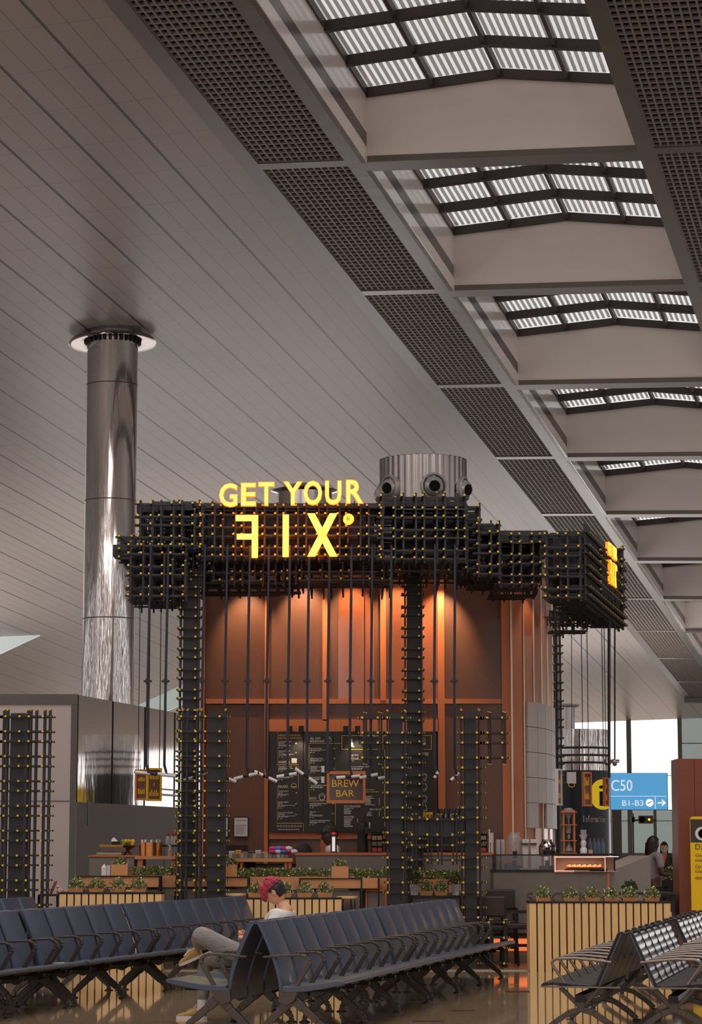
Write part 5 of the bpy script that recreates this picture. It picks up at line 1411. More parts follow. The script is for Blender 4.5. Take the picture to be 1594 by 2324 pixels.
t = thing('potted_bush', 'low dark bush in a bowl on the dark table at right', 'plant', at(1430, 2026, 31.4))
c = at(1430, 2026, 31.4); c.z = PZ(2026, 31.2)
mb = MB(); mb.lathe([(.05, 0), (.09, .04), (.08, .04)], c, 18); mb.build('bowl', M_['dkwood'], t)
lf = MB(); leafclump(lf, lf, (c.x, c.y, c.z + .03), .1, .1, .12, 300, .03, 77, 0); lf.build('foliage', M_['leafdark'], t)
t = thing('low_table', 'dark small table at far left behind the bench', 'table', (PX(112, 31), 31.2, 0))
mb = MB(); fbox(mb, 86, 2030, 137, 2034, 30.95, .5); mb.build('tabletop', M_['dkwood'], t)
for x in (90, 132):
    mb = MB(); mb.box(PX(x, 31) - .015, PX(x, 31) + .015, 31.0, 31.4, .012, PZ(2034, 31)); mb.build('leg', M_['dkwood'], t)
mb = MB(); p = at(136, 2030, 31.1); p.z = PZ(2030, 30.95); mb.sphere((p.x, 31.1, p.z + .04), .045, 12, 8); mb.sphere((p.x - .02, 31.1, p.z + .09), .025, 10, 6); o = mb.build('toy_ornament', pm('pink_white_ornament', (210, 160, 160), .5, 0, 30, .4), smooth=True); tag(o, 'small pink and white round ornament on the dark table at far left', 'ornament')
mb = MB(); p = at(117, 2030, 31.05); mb.bar((p.x - .02, 31.1, PZ(2030, 30.95)), (p.x + .04, 31.15, PZ(2030, 30.95) + .16), .05, .012); o = mb.build('menu_card', M_['brownbox']); tag(o, 'small tilted menu card on the dark table at far left', 'card')

# ---- hanging wooden word signs
def cable(mb, x, y0, y1, Y, r=.006): mb.tube([at(x, y0, Y), at(x, y1, Y)], r, 6)
t = thing('hanging_sign', 'wooden framed BREW BAR sign with yellow letters hanging before the menu', 'sign', at(785, 1823, 31.6))
Y = 31.6
mb = MB()
for (a, b, c, d) in ((742, 1750, 830, 1757), (742, 1816, 828, 1823), (742, 1757, 748, 1816), (824, 1757, 830, 1816)): fbox(mb, a, b, c, d, Y, .07)
mb.build('frame', M_['woodorange'], t)
mb = MB(); fbox(mb, 748, 1757, 824, 1816, Y + .03, .006); mb.build('panel', pm('brown_tinted_pane', (84, 46, 38), .1, 0, 4, 0, alpha=.72), t)
mb = MB(); text_px(mb, 'BREW', 754, 1770, 815, 1786, Y + .03, .012); text_px(mb, 'BAR', 763.5, 1793, 804, 1808, Y + .03, .012); mb.build('lettering', M_['gold'], t)
mb = MB(); cable(mb, 745, 1260, 1750, Y); cable(mb, 828, 1260, 1750, Y); mb.build('cable', M_['black'], t)
def wordsign(label, x0, x1, y0, y1, Y, rz, rows, cx0, frame='woodorange'):
    c = at((x0 + x1) / 2, y1, Y); t = thing('hanging_sign', label, 'sign', (c.x, Y, c.z), rz)
    w = (PX(x1, Y) - PX(x0, Y)) / max(.3, cos(rz)); h = PZ(y0, Y) - c.z
    def P(mb, nm, mat): mb.v = [(v[0] + c.x, v[1] + Y, v[2] + c.z) for v in mb.v]; return mb.build(nm, mat, t)
    mb = MB()
    e = .025; mb.box(-w / 2, w / 2, 0, .035, 0, e); mb.box(-w / 2, w / 2, 0, .035, h - e, h); mb.box(-w / 2, -w / 2 + e, 0, .035, e, h - e); mb.box(w / 2 - e, w / 2, 0, .035, e, h - e); P(mb, 'frame', M_[frame])
    mb = MB(); mb.box(-w / 2 + e, w / 2 - e, .02, .03, e, h - e); P(mb, 'panel', M_['woven'])
    mb = MB(); rd = random.Random(x0)
    for (f, hh, s) in rows:
        z = h * f; ww = (w - 2 * e) * (.8 if len(s) > 1 else .16)
        if s != '~': put_text(mb, s, (-ww / 2, .018, z), (ww, 0, 0), (0, 0, h * hh), .006)
        else:
            xx = -ww / 2 * 4 if False else -(w - 2 * e) * .38
            while xx < (w - 2 * e) * .36:
                mb.box(xx, xx + .012, .014, .02, z, z + h * hh * rd.uniform(.5, 1)); xx += .022
    P(mb, 'lettering', M_['gold'])
    mb = MB()
    for sx in (-1, 1): mb.tube([(sx * (w / 2 - .03), .03, h), (sx * (w / 2 - .03), .03, PZ(1235, Y) - c.z)], .006, 6)
    P(mb, 'cable', M_['black'])
wordsign('wooden hanging sign face turned away at the left end of the kiosk', 305, 336, 1746, 1816, 31.9, radians(-25), ((.62, .16, '~'), (.2, .2, '~')), 0)
wordsign('gold framed wooden hanging sign with gold letters at the left end', 333, 367, 1743, 1818, 31.8, radians(20), ((.66, .16, '~'), (.45, .12, 'A'), (.15, .2, '~')), 0, 'gold')
wordsign('wooden hanging sign with yellow marks left of the yellow circle', 1325, 1346, 1752, 1830, 33.8, radians(48), ((.6, .25, '~'), (.2, .3, '~')), 0)
wordsign('narrow wooden hanging sign in front of the yellow circle', 1373, 1385, 1764, 1830, 34.8, radians(55), ((.6, .25, '~'), (.2, .3, '~')), 0)
wordsign('slim hanging sign seen edge on beside the curved kiosk corner', 1266, 1279, 1745, 1828, 31.85, radians(68), ((.6, .15, '~'), (.2, .15, '~')), 0, 'paper')
for (x, Y, r, y1, nm) in ((1383, 34.2, .022, 1766, 'thick black hanging rod near the right flank of the canopy'), (1396, 34.6, .012, 1727, 'black hanging rod ending at the round camera')):
    mb = MB(); mb.tube([at(x, 1330, Y), at(x, y1, Y)], r, 8); o = mb.build('hanging_rod', M_['black'], smooth=True); tag(o, nm, 'rod')
p = at(1396, 1727, 34.6)
t = thing('security_camera', 'small grey double camera hanging left of the blue gate sign', 'camera', p)
mb = MB(); mb.lathe([(.0, .03), (.06, .02), (.07, 0), (.065, -.03), (.03, -.03)], p, 20); mb.sphere(p + Vector((0, 0, -.04)), .035, 12, 8); mb.lathe([(.0, .02), (.05, .02), (.06, -.03), (.03, -.06)], p + Vector((-.1, .02, 0)), 16); mb.build('housing', M_['chrome2'], t, smooth=True)
p = at(1298, 1752, 33.5)
t = thing('hanging_speaker', 'small pale square speaker hanging left of the word sign', 'speaker', p)
mb = MB(); fbox(mb, 1288, 1752, 1308, 1778, 33.5, .1); mb.build('case', M_['tilegrey'], t)
mb = MB()
for x in (1291, 1304): mb.tube([at(x, 1778, 33.5), at(x + 1, 1784, 33.5), at(1298, 1787, 33.5)], .006, 6)
mb.build('yellow_bracket', M_['gold'], t); mb = MB(); cable(mb, 1298, 1400, 1752, 33.55, .005); mb.build('cable', M_['black'], t)
# ================================================================ BEYOND THE KIOSK
t = thing('information_desk_column', 'dark blue round information column with steel top and yellow i disc', 'information column', (PX(1322, 57), 57, 0))
IC = Vector((PX(1322, 57), 57, 0)); ri = .66
M_['infonavy'] = pm('glossy_dark_blue', (26, 33, 46), .35, .0, 4, .06, coat=.15)
mb = MB(); z1 = PZ(1748, 56.4); z2 = PZ(1654, 56.4)
mb.lathe([(ri, 0), (ri, z1)], IC, 48); mb.build('wall', M_['infonavy'], t, smooth=True)
mb = MB(); mb.lathe([(ri * .97, z1), (ri * .97, z2), (0, z2)], IC, 64, mod=lambda a: 1 + .012 * cos(a * 22)); mb.build('steel_top', M_['chrome'], t, smooth=True)
for y in (1696, 1713, 1730):
    mb = MB(); z = PZ(y, 56.3); mb.lathe([(ri * .99, z - .025), (ri * 1.03, z - .02), (ri * 1.03, z + .02), (ri * .99, z + .025)], IC, 48); mb.build('ring', M_['black'], t)
mb = MB(); c = at(1369, 1803, 55.8)
MM = Matrix.Translation(c) @ Matrix.Rotation(radians(-42), 4, 'Z') @ Matrix.Rotation(pi / 2, 4, 'X')
R_ = 34 * 55.8 / F_PX
mb.lathe([(0, -.03), (R_, -.03), (R_, .03), (0, .03)], n=40, M=MM); mb.build('i_disc', pm('yellow_disc', (252, 214, 40), .4, emit=.35, namt=0), t)
mb = MB(); ux = Vector((cos(radians(-42)), sin(radians(-42)), 0)); n_ = Vector((ux.y, -ux.x, 0))
o_ = c - ux * R_ * .22 - Vector((0, 0, R_ * .75)) + n_ * .035; put_text(mb, 'i', o_, ux * R_ * .42, (0, 0, R_ * 1.35), .01); mb.build('i_letter', M_['rubber'], t)
mb = MB()
for k, ch in enumerate('Information'):
    w = .055; a = radians(-90 + (-.5 + k) * 4.6); p = IC + Vector((cos(a) * (ri + .012), sin(a) * (ri + .012), PZ(1866, 56.4))); u = Vector((-sin(a), cos(a), 0))
    put_text(mb, ch, p, u * (.016 if ch in 'If' and ch == 'I' else (.02 if ch in 'ti' else (.05 if ch == 'm' else .036))), (0, 0, .15 if ch in 'If' else (.13 if ch in 'ti' else .10)), .004)
mb.build('lettering', pm('pink_grey_letters', (236, 214, 206), .5), t)

t = thing('gate_sign', 'bright blue gate sign reading C50 and B1-B3 on a dark brown square post', 'sign', at(1450, 1838, 52))
Y = 52.0
mb = MB(); fbox(mb, 1386, 1754, 1516, 1838, Y, .15); mb.build('case', pm('blue_sign_case', (70, 140, 185), .4, emit=.2, namt=0), t)
mb = MB(); fbox(mb, 1387, 1755, 1514, 1837, Y - .004, .004); mb.build('display', pm('blue_lit_panel', (82, 158, 208), .4, emit=.75, namt=0), t)
mb = MB(); text_px(mb, 'C50', 1388, 1770, 1436, 1795, Y - .006, .004); text_px(mb, 'B1-B3', 1413, 1816, 1461, 1829, Y - .006, .004)
fbox(mb, 1387, 1806.5, 1514, 1807.5, Y - .01, .004); fbox(mb, 1487.5, 1807.5, 1488.5, 1836, Y - .01, .004)
MM = Matrix.Translation(at(1475, 1822, Y - .008)) @ Matrix.Rotation(pi / 2, 4, 'X'); mb.lathe([(0, 0), (.078, 0)], n=28, M=MM)
for (p, q) in (((1493, 1822), (1510, 1822)), ((1503, 1815), (1510.5, 1822.5)), ((1503, 1829), (1510.5, 1821.5))): mb.bar(at(*p, Y - .01), at(*q, Y - .01), .032, .004, up=(0, 1, 0))
mb.build('lettering', pm('white_lit_letters', (240, 244, 246), .4, emit=.6, namt=0), t)
mb = MB(); mb.bar(at(1470, 1824, Y - .014), at(1480, 1819, Y - .014), .02, .004, up=(0, 1, 0)); mb.build('clock_hand', M_['navy'], t)
mb = MB(); fbox(mb, 1394, 1838, 1411, 2100, 52, .3); mb.build('square_post', pm('dark_brown_post', (84, 72, 66), .5), t)
t = thing('clock_sign', 'small brown double clock sign on a dark pole below the blue sign', 'sign', (PX(1438, 60), 60, 0))
Y = 60.0
mb = MB(); mb.box(PX(1437, Y), PX(1440, Y), Y, Y + .04, 0, PZ(1845, Y)); mb.box(PX(1434, Y), PX(1443, Y), Y, Y + .08, PZ(1866, Y), PZ(1854, Y)); mb.bar(at(1440, 1861, Y), at(1487, 1861, Y), .03); mb.build('pole', M_['black'], t)
mb = MB(); fbox(mb, 1450, 1851, 1483, 1869, Y - .05, .1); mb.build('board', pm('brown_board', (92, 80, 74), .5), t)
for (x, r, c, nm) in ((1458, .075, (170, 156, 148), 'clock_face'), (1474, .03, (250, 210, 30), 'yellow_lamp')):
    mb = MB(); mb.lathe([(0, 0), (r, 0)], n=24, M=Matrix.Translation(at(x, 1860, Y - .055)) @ Matrix.Rotation(pi / 2, 4, 'X')); mb.build(nm, pm(nm + '_mat', c, .5, emit=.5 if r < .05 else 0), t)
t = thing('far_column', 'pale round column with a bright cap ring beyond the canopy cables', 'column', (PX(1280, 75), 75, 0))
mb = MB(); p = Vector((PX(1284, 75), 75, 0)); z = PZ(1606, 75); mb.lathe([(.34, 0), (.34, z)], p, 32); mb.build('shaft', M_['chrome2'], t, smooth=True)
mb = MB(); mb.lathe([(.36, z), (.5, z + .05), (.5, z + .1), (.36, z + .1)], p, 32); mb.build('cap_ring', M_['white'], t)
# red-brown box with advertising stand
t = thing('brown_cabinet', 'tall red brown cabinet at the right edge', 'cabinet', (PX(1570, 31.3), 31.3, 0))
mb = MB(); Y = 31.2; mb.box(PX(1541, Y), PX(1541, Y) + .8, Y, Y + .6, .012, PZ(1722, Y)); mb.build('body', M_['brownbox'], t)
mb = MB(); mb.box(PX(1541, Y) + .215, PX(1541, Y) + .22, Y - .003, Y, .012, PZ(1722, Y)); mb.build('joint', M_['slotdark'], t)
t = thing('dark_banner', 'dark slanted banner edge left of the red brown cabinet', 'banner', at(1533, 2180, 32.5)); t.location.z = 0
mb = MB(); Y = 32.5; poly_px(mb, [(1536, 1738), (1542, 1738), (1542, 1965), (1526, 1965)], Y); mb.bar(at(1538, 1962, Y + .03), Vector((PX(1538, Y), Y + .03, .012)), .03); mb.build('banner', pm('near_black_cloth', (36, 32, 46), .6), t)
t = thing('advert_stand', 'bright yellow advertising stand with a food picture at the right edge', 'poster', (PX(1600, 30.9), 30.9, 0))
Y = 30.9; x0, x1_ = PX(1568, Y), PX(1568, Y) + .62; za, zb_ = PZ(2110, Y), PZ(1853, Y)
mb = MB(); r = .04
pts = [(x0, za), (x1_, za)] + [(x1_ - r + r * cos(a), zb_ - r + r * sin(a)) for a in (0, pi / 4, pi / 2)] + [(x0 + r - r * sin(a), zb_ - r + r * cos(a)) for a in (0, pi / 4, pi / 2)]
mb.prism(pts, Y, Y + .04, 'y'); mb.build('board', pm('poster_yellow', (236, 190, 0), .4, 0, 4, .03), t)
mb = MB(); zm = PZ(1912, Y); mb.box(x0 + .003, x1_ - .003, Y - .002, Y, zm, zb_ - .035); mb.build('picture', pm('dark_picture', (58, 50, 46), .5, 0, 6, .3), t)
mb = MB(); MM = Matrix.Translation((PX(1594, Y), Y - .004, PZ(1892, Y))) @ Matrix.Rotation(pi / 2, 4, 'X'); mb.lathe([(.0, 0), (.075, 0), (.085, .004)], n=30, M=MM); mb.build('plate_picture', M_['white'], t)
mb = MB(); MM = Matrix.Translation((PX(1596, Y), Y - .009, PZ(1892, Y))) @ Matrix.Rotation(pi / 2, 4, 'X'); mb.lathe([(.0, 0), (.058, 0)], n=30, M=MM); mb.build('soup_picture', pm('orange_soup', (220, 100, 40), .5), t)
mb = MB()
for s, y0, y1, w in (('DXB', 1916, 1928, 34), ('Get great', 1938, 1946, 52), ('meals here', 1948, 1956, 58), ('Order &', 1963, 1971, 40), ('contactless', 1973, 1981, 62), ('dxb', 1988, 1996, 20)):
    text_px(mb, s, 1579, y0, 1579 + w, y1, Y - .001, .002)
mb.build('print', pm('poster_print', (50, 46, 52), .6), t)
mb = MB(); mb.box(x0 + .2, x0 + .4, Y + .01, Y + .03, .05, za); mb.box(x0 + .05, x1_ - .05, Y - .15, Y + .25, 0, .03) if False else mb.box(x0 + .05, x1_ - .05, Y - .0, Y + .25, .012, .04); mb.bar((x0 + .3, Y + .02, .03), (x0 + .3, Y + .02, .1), .2, .03); mb.build('foot', M_['black'], t)
t = thing('white_switch_box', 'tiny white box on the dark edge right of the slatted planter', 'box', at(1523, 2082, 30.3))
mb = MB(); fbox(mb, 1519.6, 2070, 1525.5, 2083, 30.2, .03); mb.build('box', M_['white'], t)

# ================================================================ BENCHES
def bench_proto(nseat, p=.55):
    root = thing('waiting_bench', 'x', 'bench', (0, 0, 0))
    n = nseat; Lm = n * p
    back = [(.022, .900), (.035, .912), (.055, .905), (.085, .84), (.135, .73), (.18, .62), (.215, .51), (.235, .42), (.243, .34), (.24, .275), (.205, .275), (.205, .34), (.198, .42), (.178, .50), (.145, .60), (.10, .71), (.05, .82), (.02, .88)]
    def prism_parts(poly, w, crown=0):
        mb = MB(); k = len(poly)
        ys = [-w / 2, -w / 2 + .012, -w / 2 + .05, 0, w / 2 - .05, w / 2 - .012, w / 2]; off = [-.016, -.002, .007, .010, .007, -.002, -.016]
        vs = []; 
        h = k // 2
        for y, o_ in zip(ys, off):
            for i, (s, z) in enumerate(poly):
                # push the front face out towards the middle for a padded look
                e = o_ if i < h + 1 else 0
                vs.append((s + e, y, z))
        fs = [tuple(range(k))[::-1], tuple(range((len(ys) - 1) * k, len(ys) * k))]
        for j in range(len(ys) - 1):
            for i in range(k): fs.append((j * k + i, j * k + (i + 1) % k, (j + 1) * k + (i + 1) % k, (j + 1) * k + i))
        return mb.add(vs, fs)
    bm = prism_parts(back, p - .07).build('backrest', M_['navy'], root, smooth=True)
    seat = [(.235, .392), (.30, .388), (.45, .40), (.60, .425), (.70, .44), (.745, .436), (.755, .42), (.735, .405), (.60, .375), (.45, .35), (.30, .34), (.235, .345)]
    mb = MB(); k = len(seat); w = p - .012
    mb.prism(seat, -w / 2, w / 2, 'y')
    sm = mb.build('seat', M_['navy'], root, bevel=.006)
    mb = MB(); pts = [(.07, .622), (.22, .634), (.385, .642), (.435, .625), (.462, .59), (.45, .56), (.32, .345)]
    wd = [.018, .02, .024, .03, .034, .034, .03]
    for i in range(len(pts) - 1):
        (a, b), (c, d) = pts[i], pts[i + 1]; mb.bar((a, 0, b), (c, 0, d), .034, wd[i], up=(0, 0, 1))
    for (a, b) in pts[1:-1]: mb.add([], [])
    mb.prism([(.20, .26), (.205, .36), (.25, .375), (.335, .372), (.36, .34), (.335, .27), (.27, .235)], -.02, .02, 'y')
    am = mb.build('armrest', M_['alu'], root, bevel=.005)
    def leg(path, w0):
        mb = MB()
        for i in range(len(path) - 1):
            (a, b), (c, d) = path[i], path[i + 1]; mb.bar((a, 0, b), (c, 0, d), .04, w0[i])
        (a, b) = path[-1]; mb.lathe([(.03, .014), (.048, .006), (.05, .0)], (a, 0, 0), 16)
        return mb
    lo = leg([(.27, .33), (.40, .215), (.52, .115), (.575, .07), (.592, .035), (.592, .005)], [.075, .06, .048, .038, .034]).build('leg', M_['alu'], root, bevel=.006)
    li = leg([(.33, .31), (.22, .20), (.11, .10), (.07, .065), (.058, .035), (.058, .005)], [.075, .06, .048, .038, .034]).build('leg', M_['alu'], root, bevel=.006)
    parts = []
    def rep(o, ys):
        o.location.y = ys[0]
        for y in ys[1:]:
            c = o.copy(); C.objects.link(c); c.location.y = y
    yc = [(i + .5) * p for i in range(n)]
    rep(bm, yc); rep(sm, yc); rep(am, [.03] + [i * p for i in range(1, n)] + [Lm - .03])
    m = max(2, round(n / 2.67) + 1); ly = [.06 + (Lm - .12) * i / (m - 1) for i in range(m)]
    rep(lo, ly); rep(li, ly)
    mb = MB(); mb.box(.26, .33, .02, Lm - .02, .27, .335); mb.build('beam', M_['seatside'], root)
    mb = MB()
    for y in yc: mb.box(.25, .66, y - .03, y + .03, .335, .365); mb.prism([(.30, .335), (.66, .375), (.66, .40), (.30, .36)], y - .16, y + .16, 'y')
    mb.build('under_bracket', M_['seatside'], root)
    return root, Lm
PHI = radians(12.8)
def place(root, Lm, base, phi, off, side, label, first=False):
    """base = point of the centre line, off = distance along it, side +1 seats to the right, -1 seats to the left"""
    d = Vector((sin(phi), cos(phi), 0))
    o = Vector(base) + d * (off if side > 0 else off + Lm)
    rz = -phi if side > 0 else -phi + pi
    if first:
        root.location = o; root.rotation_euler = (0, 0, rz); root['label'] = label; USED[label] = 1; return root
    if label in USED: print('DUP', label)
    return dup(root, o, rz, label)
b8, L8 = bench_proto(8)
AB = (-.79, 20.0, 0)
# copies are taken first: dup() reads the children of the prototype
place(b8, L8, AB, PHI, L8 + .1, 1, 'blue black bench module facing right, farther half of the long middle bench')
place(b8, L8, AB, PHI, 0, -1, 'blue black bench module facing left on which the person with red hair sits')
place(b8, L8, AB, PHI, L8 + .1, -1, 'blue black bench module facing left, hidden behind the far half of the middle bench')
PB = radians(15.0); BB = (-2.50, 26.3, 0)
place(b8, L8, BB, PB, 0, 1, 'blue black bench module facing right, at the far end of the left bench')
b5, L5 = bench_proto(5)
place(b5, L5, BB, PB, -L5 - .04, -1, 'blue black five seat module facing left, behind the middle of the left bench')
place(b8, L8, BB, PB, -L5 - .10 - L8 - .02, 1, 'blue black bench module cut by the left edge in front')
place(b8, L8, BB, PB, -L5 - .10 - L8 - .02, -1, 'blue black bench module facing left, cut by the left edge in front')
BC = Vector((PX(72, 30.0), 30.0, 0))
place(b8, L8, BC, PB, -L8, 1, 'blue black bench end in the back at the far left')
place(b5, L5, BB, PB, -L5 - .04, 1, 'blue black five seat module facing right in the middle of the left bench', first=True)
place(b8, L8, AB, PHI, 0, 1, 'blue black bench module facing right, nearest half of the long middle bench', first=True)

# ribbed metal benches at the right
M_['metalseat'] = pm('shiny_dark_violet_steel', (84, 82, 100), .3, .6, 14, .2, coat=.12)
M_['armtube'] = pm('satin_bronze_tube', (128, 116, 106), .3, .8, 5, .05)
def metal_proto(n, p=.53):
    root = thing('metal_bench', 'x', 'bench', (0, 0, 0)); Lm = n * p
    mb = MB(); prof = []
    z = .80; s = .055
    pts = []
    N = 44
    for i in range(N + 1):
        f = i / N; ss = .055 + .185 * f; zz = .80 - .42 * f
        rib = .010 * abs(sin(pi * f * 7)) ** .6 * (1 if .04 < f < .96 else 0)
        pts.append((ss + rib, zz + rib * .35))
    poly = pts + [(x - .022, z) for x, z in reversed([(.055 + .185 * i / 6, .80 - .42 * i / 6) for i in range(7)])]
    mb.prism(poly, -p / 2 + .015, p / 2 - .015, 'y')
    bk = mb.build('backrest', M_['metalseat'], root, smooth=True)
    mb = MB()
    mb.tube([(.25, 0, .375), (.055, 0, .81), (.03, 0, .815), (.0, 0, .80)], .011, 8)
    ed = mb.build('back_edge', M_['black'], root, smooth=True)
    mb = MB(); seat = [(.235, .395), (.30, .385), (.45, .395), (.60, .41), (.68, .405), (.705, .385), (.70, .375), (.60, .385), (.45, .37), (.30, .36), (.23, .37)]
    mb.prism(seat, -p / 2 + .01, p / 2 - .01, 'y'); st = mb.build('seat', M_['blackm'], root, bevel=.004)
    mb = MB()
    mb.tube([(.12, 0, .575), (.25, 0, .59), (.42, 0, .605), (.56, 0, .60), (.60, 0, .585), (.61, 0, .56), (.595, 0, .53), (.50, 0, .40)], .013, 8); am = mb.build('armrest', M_['armtube'], root, smooth=True)
    def rep(o, ys):
        o.location.y = ys[0]
        for y in ys[1:]:
            c = o.copy(); C.objects.link(c); c.location.y = y
    yc = [(i + .5) * p for i in range(n)]
    rep(bk, yc); rep(ed, [i * p for i in range(n + 1)]); rep(st, yc); rep(am, [i * p for i in range(n + 1)])
    for y in (.0, Lm):
        mb = MB(); mb.box(.05, .70, y - .02, y + .02, .365, .378); mb.build('side_rail', M_['armtube'], root)
    m = 3
    for i in range(m):
        y = .06 + (Lm - .12) * i / (m - 1)
        mb = MB(); mb.bar((.55, y, .365), (.40, y, .22), .04, .035); mb.bar((.22, y, .365), (.36, y, .22), .04, .035); mb.box(.35, .41, y - .03, y + .03, .17, .27)
        for (sgn, path) in ((1, [(.38, .19), (.48, .16), (.60, .08), (.68, .015)]), (-1, [(.38, .19), (.28, .16), (.16, .08), (.09, .015)])):
            for j in range(3):
                (a, b), (c, d) = path[j], path[j + 1]; mb.bar((a, y, b), (c, y, d), .045, .045)
            mb.lathe([(.03, .014), (.04, .0)], (path[-1][0], y, 0), 12)
        mb.build('leg', M_['alu'], root, bevel=.004)
    mb = MB(); mb.box(.34, .42, 0, Lm, .25, .31); mb.build('beam', M_['seatside'], root)
    return root, Lm
m6, L6 = metal_proto(6)
DB = (PX(1417, 20.1), 20.1, 0)
place(m6, L6, DB, PHI, 0, -1, 'ribbed shiny metal bench facing left in the bottom right corner')
place(m6, L6, DB, PHI, L6 + .75, 1, 'ribbed shiny metal bench farther back at the right edge')
place(m6, L6, DB, PHI, L6 + .75, -1, 'ribbed metal bench facing left behind the bottom right one')
place(m6, L6, DB, PHI, 0, 1, 'ribbed shiny metal bench facing right in the bottom right corner', first=True)
# small paper left on the left bench seat and floor vents
d = Vector((sin(PB), cos(PB), 0)); n_ = Vector((cos(PB), -sin(PB), 0))
p = Vector(BB) + d * (-L5 + .0) + n_ * .42
mb = MB(); mb.box(-.06, .06, -.04, .04, 0, .006, Matrix.Translation((p.x, p.y, .408)) @ Matrix.Rotation(.3, 4, 'Z')); o = mb.build('folded_paper', M_['paper']); tag(o, 'small white folded paper lying on the left bench seat', 'paper')
for (x0, x1, y, nm) in ((935, 1006, 2306.5, 'thin dark floor grate strip nearest in front of the middle bench'), (1143, 1198, 2242, 'thin dark floor grate strip left of the large planter'), (1020, 1076, 2283, 'thin bluish floor strip between bench and grate')):
    Y = EYE / ((y - 1925) / F_PX)
    mb = MB(); mb.box(PX(x0, Y), PX(x1, Y), Y - .09, Y + .09, .0, .004); o = mb.build('floor_grate', M_['slotdark']); tag(o, nm, 'floor grate')

# ================================================================ PEOPLE
M_['skin'] = pm('skin_tone', (214, 158, 124), .5, 0, 20, .05)
M_['skindark'] = pm('dark_skin', (82, 54, 44), .5, 0, 20, .05)
M_['jeans'] = pm('grey_jeans', (140, 132, 128), .8, 0, 14, .2, bump=.8, stretch=(1, 1, 2), bdist=.02)
M_['tee'] = pm('white_tee', (222, 214, 210), .8, 0, 8, .04, bump=.2)
M_['hairred'] = pm('dyed_red_hair', (176, 56, 76), .45, 0, 60, .35, bump=.6, stretch=(1, 1, 3))
M_['hairblack'] = pm('black_hair', (34, 28, 28), .45, 0, 60, .3, bump=.5)
M_['suede'] = pm('tan_suede', (178, 144, 88), .8, 0, 30, .12)
def skin(joints, edges, sub=2):
    """joints: list of (pos, radius); returns (verts, faces) of a smooth skinned surface rooted at joint 0"""
    me = bpy.data.meshes.new('s'); me.from_pydata([tuple(j[0]) for j in joints], edges, [])
    o = bpy.data.objects.new('s', me); C.objects.link(o)
    m = o.modifiers.new('k', 'SKIN'); m.use_smooth_shade = True
    sv = me.skin_vertices[0].data
    for i, j in enumerate(joints):
        r = j[1]; sv[i].radius = (r, r) if not isinstance(r, tuple) else r
        sv[i].use_root = (i == 0)
    s2 = o.modifiers.new('u', 'SUBSURF'); s2.levels = sub; s2.render_levels = sub
    dg = bpy.context.evaluated_depsgraph_get(); dg.update()
    e = bpy.data.meshes.new_from_object(o.evaluated_get(dg))
    vs = [tuple(v.co) for v in e.vertices]; fs = [tuple(p.vertices) for p in e.polygons]
    bpy.data.objects.remove(o); bpy.data.meshes.remove(me); bpy.data.meshes.remove(e)
    return vs, fs
def head_geo(mb, c, fwd, up, s=1.0, grow=0.0, keep=None, jit=0, seed=0):
    """head (or, with grow, a shell of hair over it); x forward, y side, z up in head space"""
    fwd = Vector(fwd).normalized(); up = Vector(up); side = up.cross(fwd).normalized(); up = fwd.cross(side).normalized()
    n, m = 32, 24; vs = []; fs = []; rd = random.Random(seed); ok = []
    for i in range(m + 1):
        t = pi * i / m
        for k in range(n):
            a = 2 * pi * k / n
            x, y, z = sin(t) * cos(a), sin(t) * sin(a), cos(t)
            X, Y, Z = x * .096, y * .077, z * .118
            if z < 0: q = 1 + .30 * z; Y *= q; X *= (1 + .12 * z) if x > 0 else (1 + .38 * z)
            if x < 0: X *= 1.06
            if grow == 0:
                if x > .9: X += .016 * math.exp(-((z + .12) / .16) ** 2) * math.exp(-(y / .16) ** 2)   # nose
                if x > .6: X -= .007 * math.exp(-((z - .08) / .10) ** 2) * math.exp(-((abs(y) - .36) / .16) ** 2)  # eye sockets
                if x > .6: X += .005 * math.exp(-((z + .50) / .09) ** 2) * math.exp(-(y / .22) ** 2)      # lips
                if x > .4 and z < -.6: X += .010
            g = 1 + grow
            X, Y, Z = X * g, Y * g, Z * g
            if jit: f = 1 + rd.uniform(-jit, jit); X *= f; Y *= f; Z *= f
            ok.append(keep is None or keep(x, y, z))
            v = Vector(c) + (fwd * X + side * Y + up * Z) * s
            vs.append(tuple(v))
    for i in range(m):
        for k in range(n):
            f = (i * n + k, (i + 1) * n + k, (i + 1) * n + (k + 1) % n, i * n + (k + 1) % n)
            if all(ok[q] for q in f): fs.append(f)
    mb.add(vs, fs)
    if grow == 0:
        for sg in (-1, 1):
            q = Vector(c) + (fwd * -.008 + side * sg * .078 + up * -.01) * s
            MM = Matrix((fwd, side, up)).transposed().to_4x4(); MM.translation = q
            mb.sphere((0, 0, 0), .03 * s, 12, 8, (.62, .3, 1.05), MM)
    return fwd, side, up
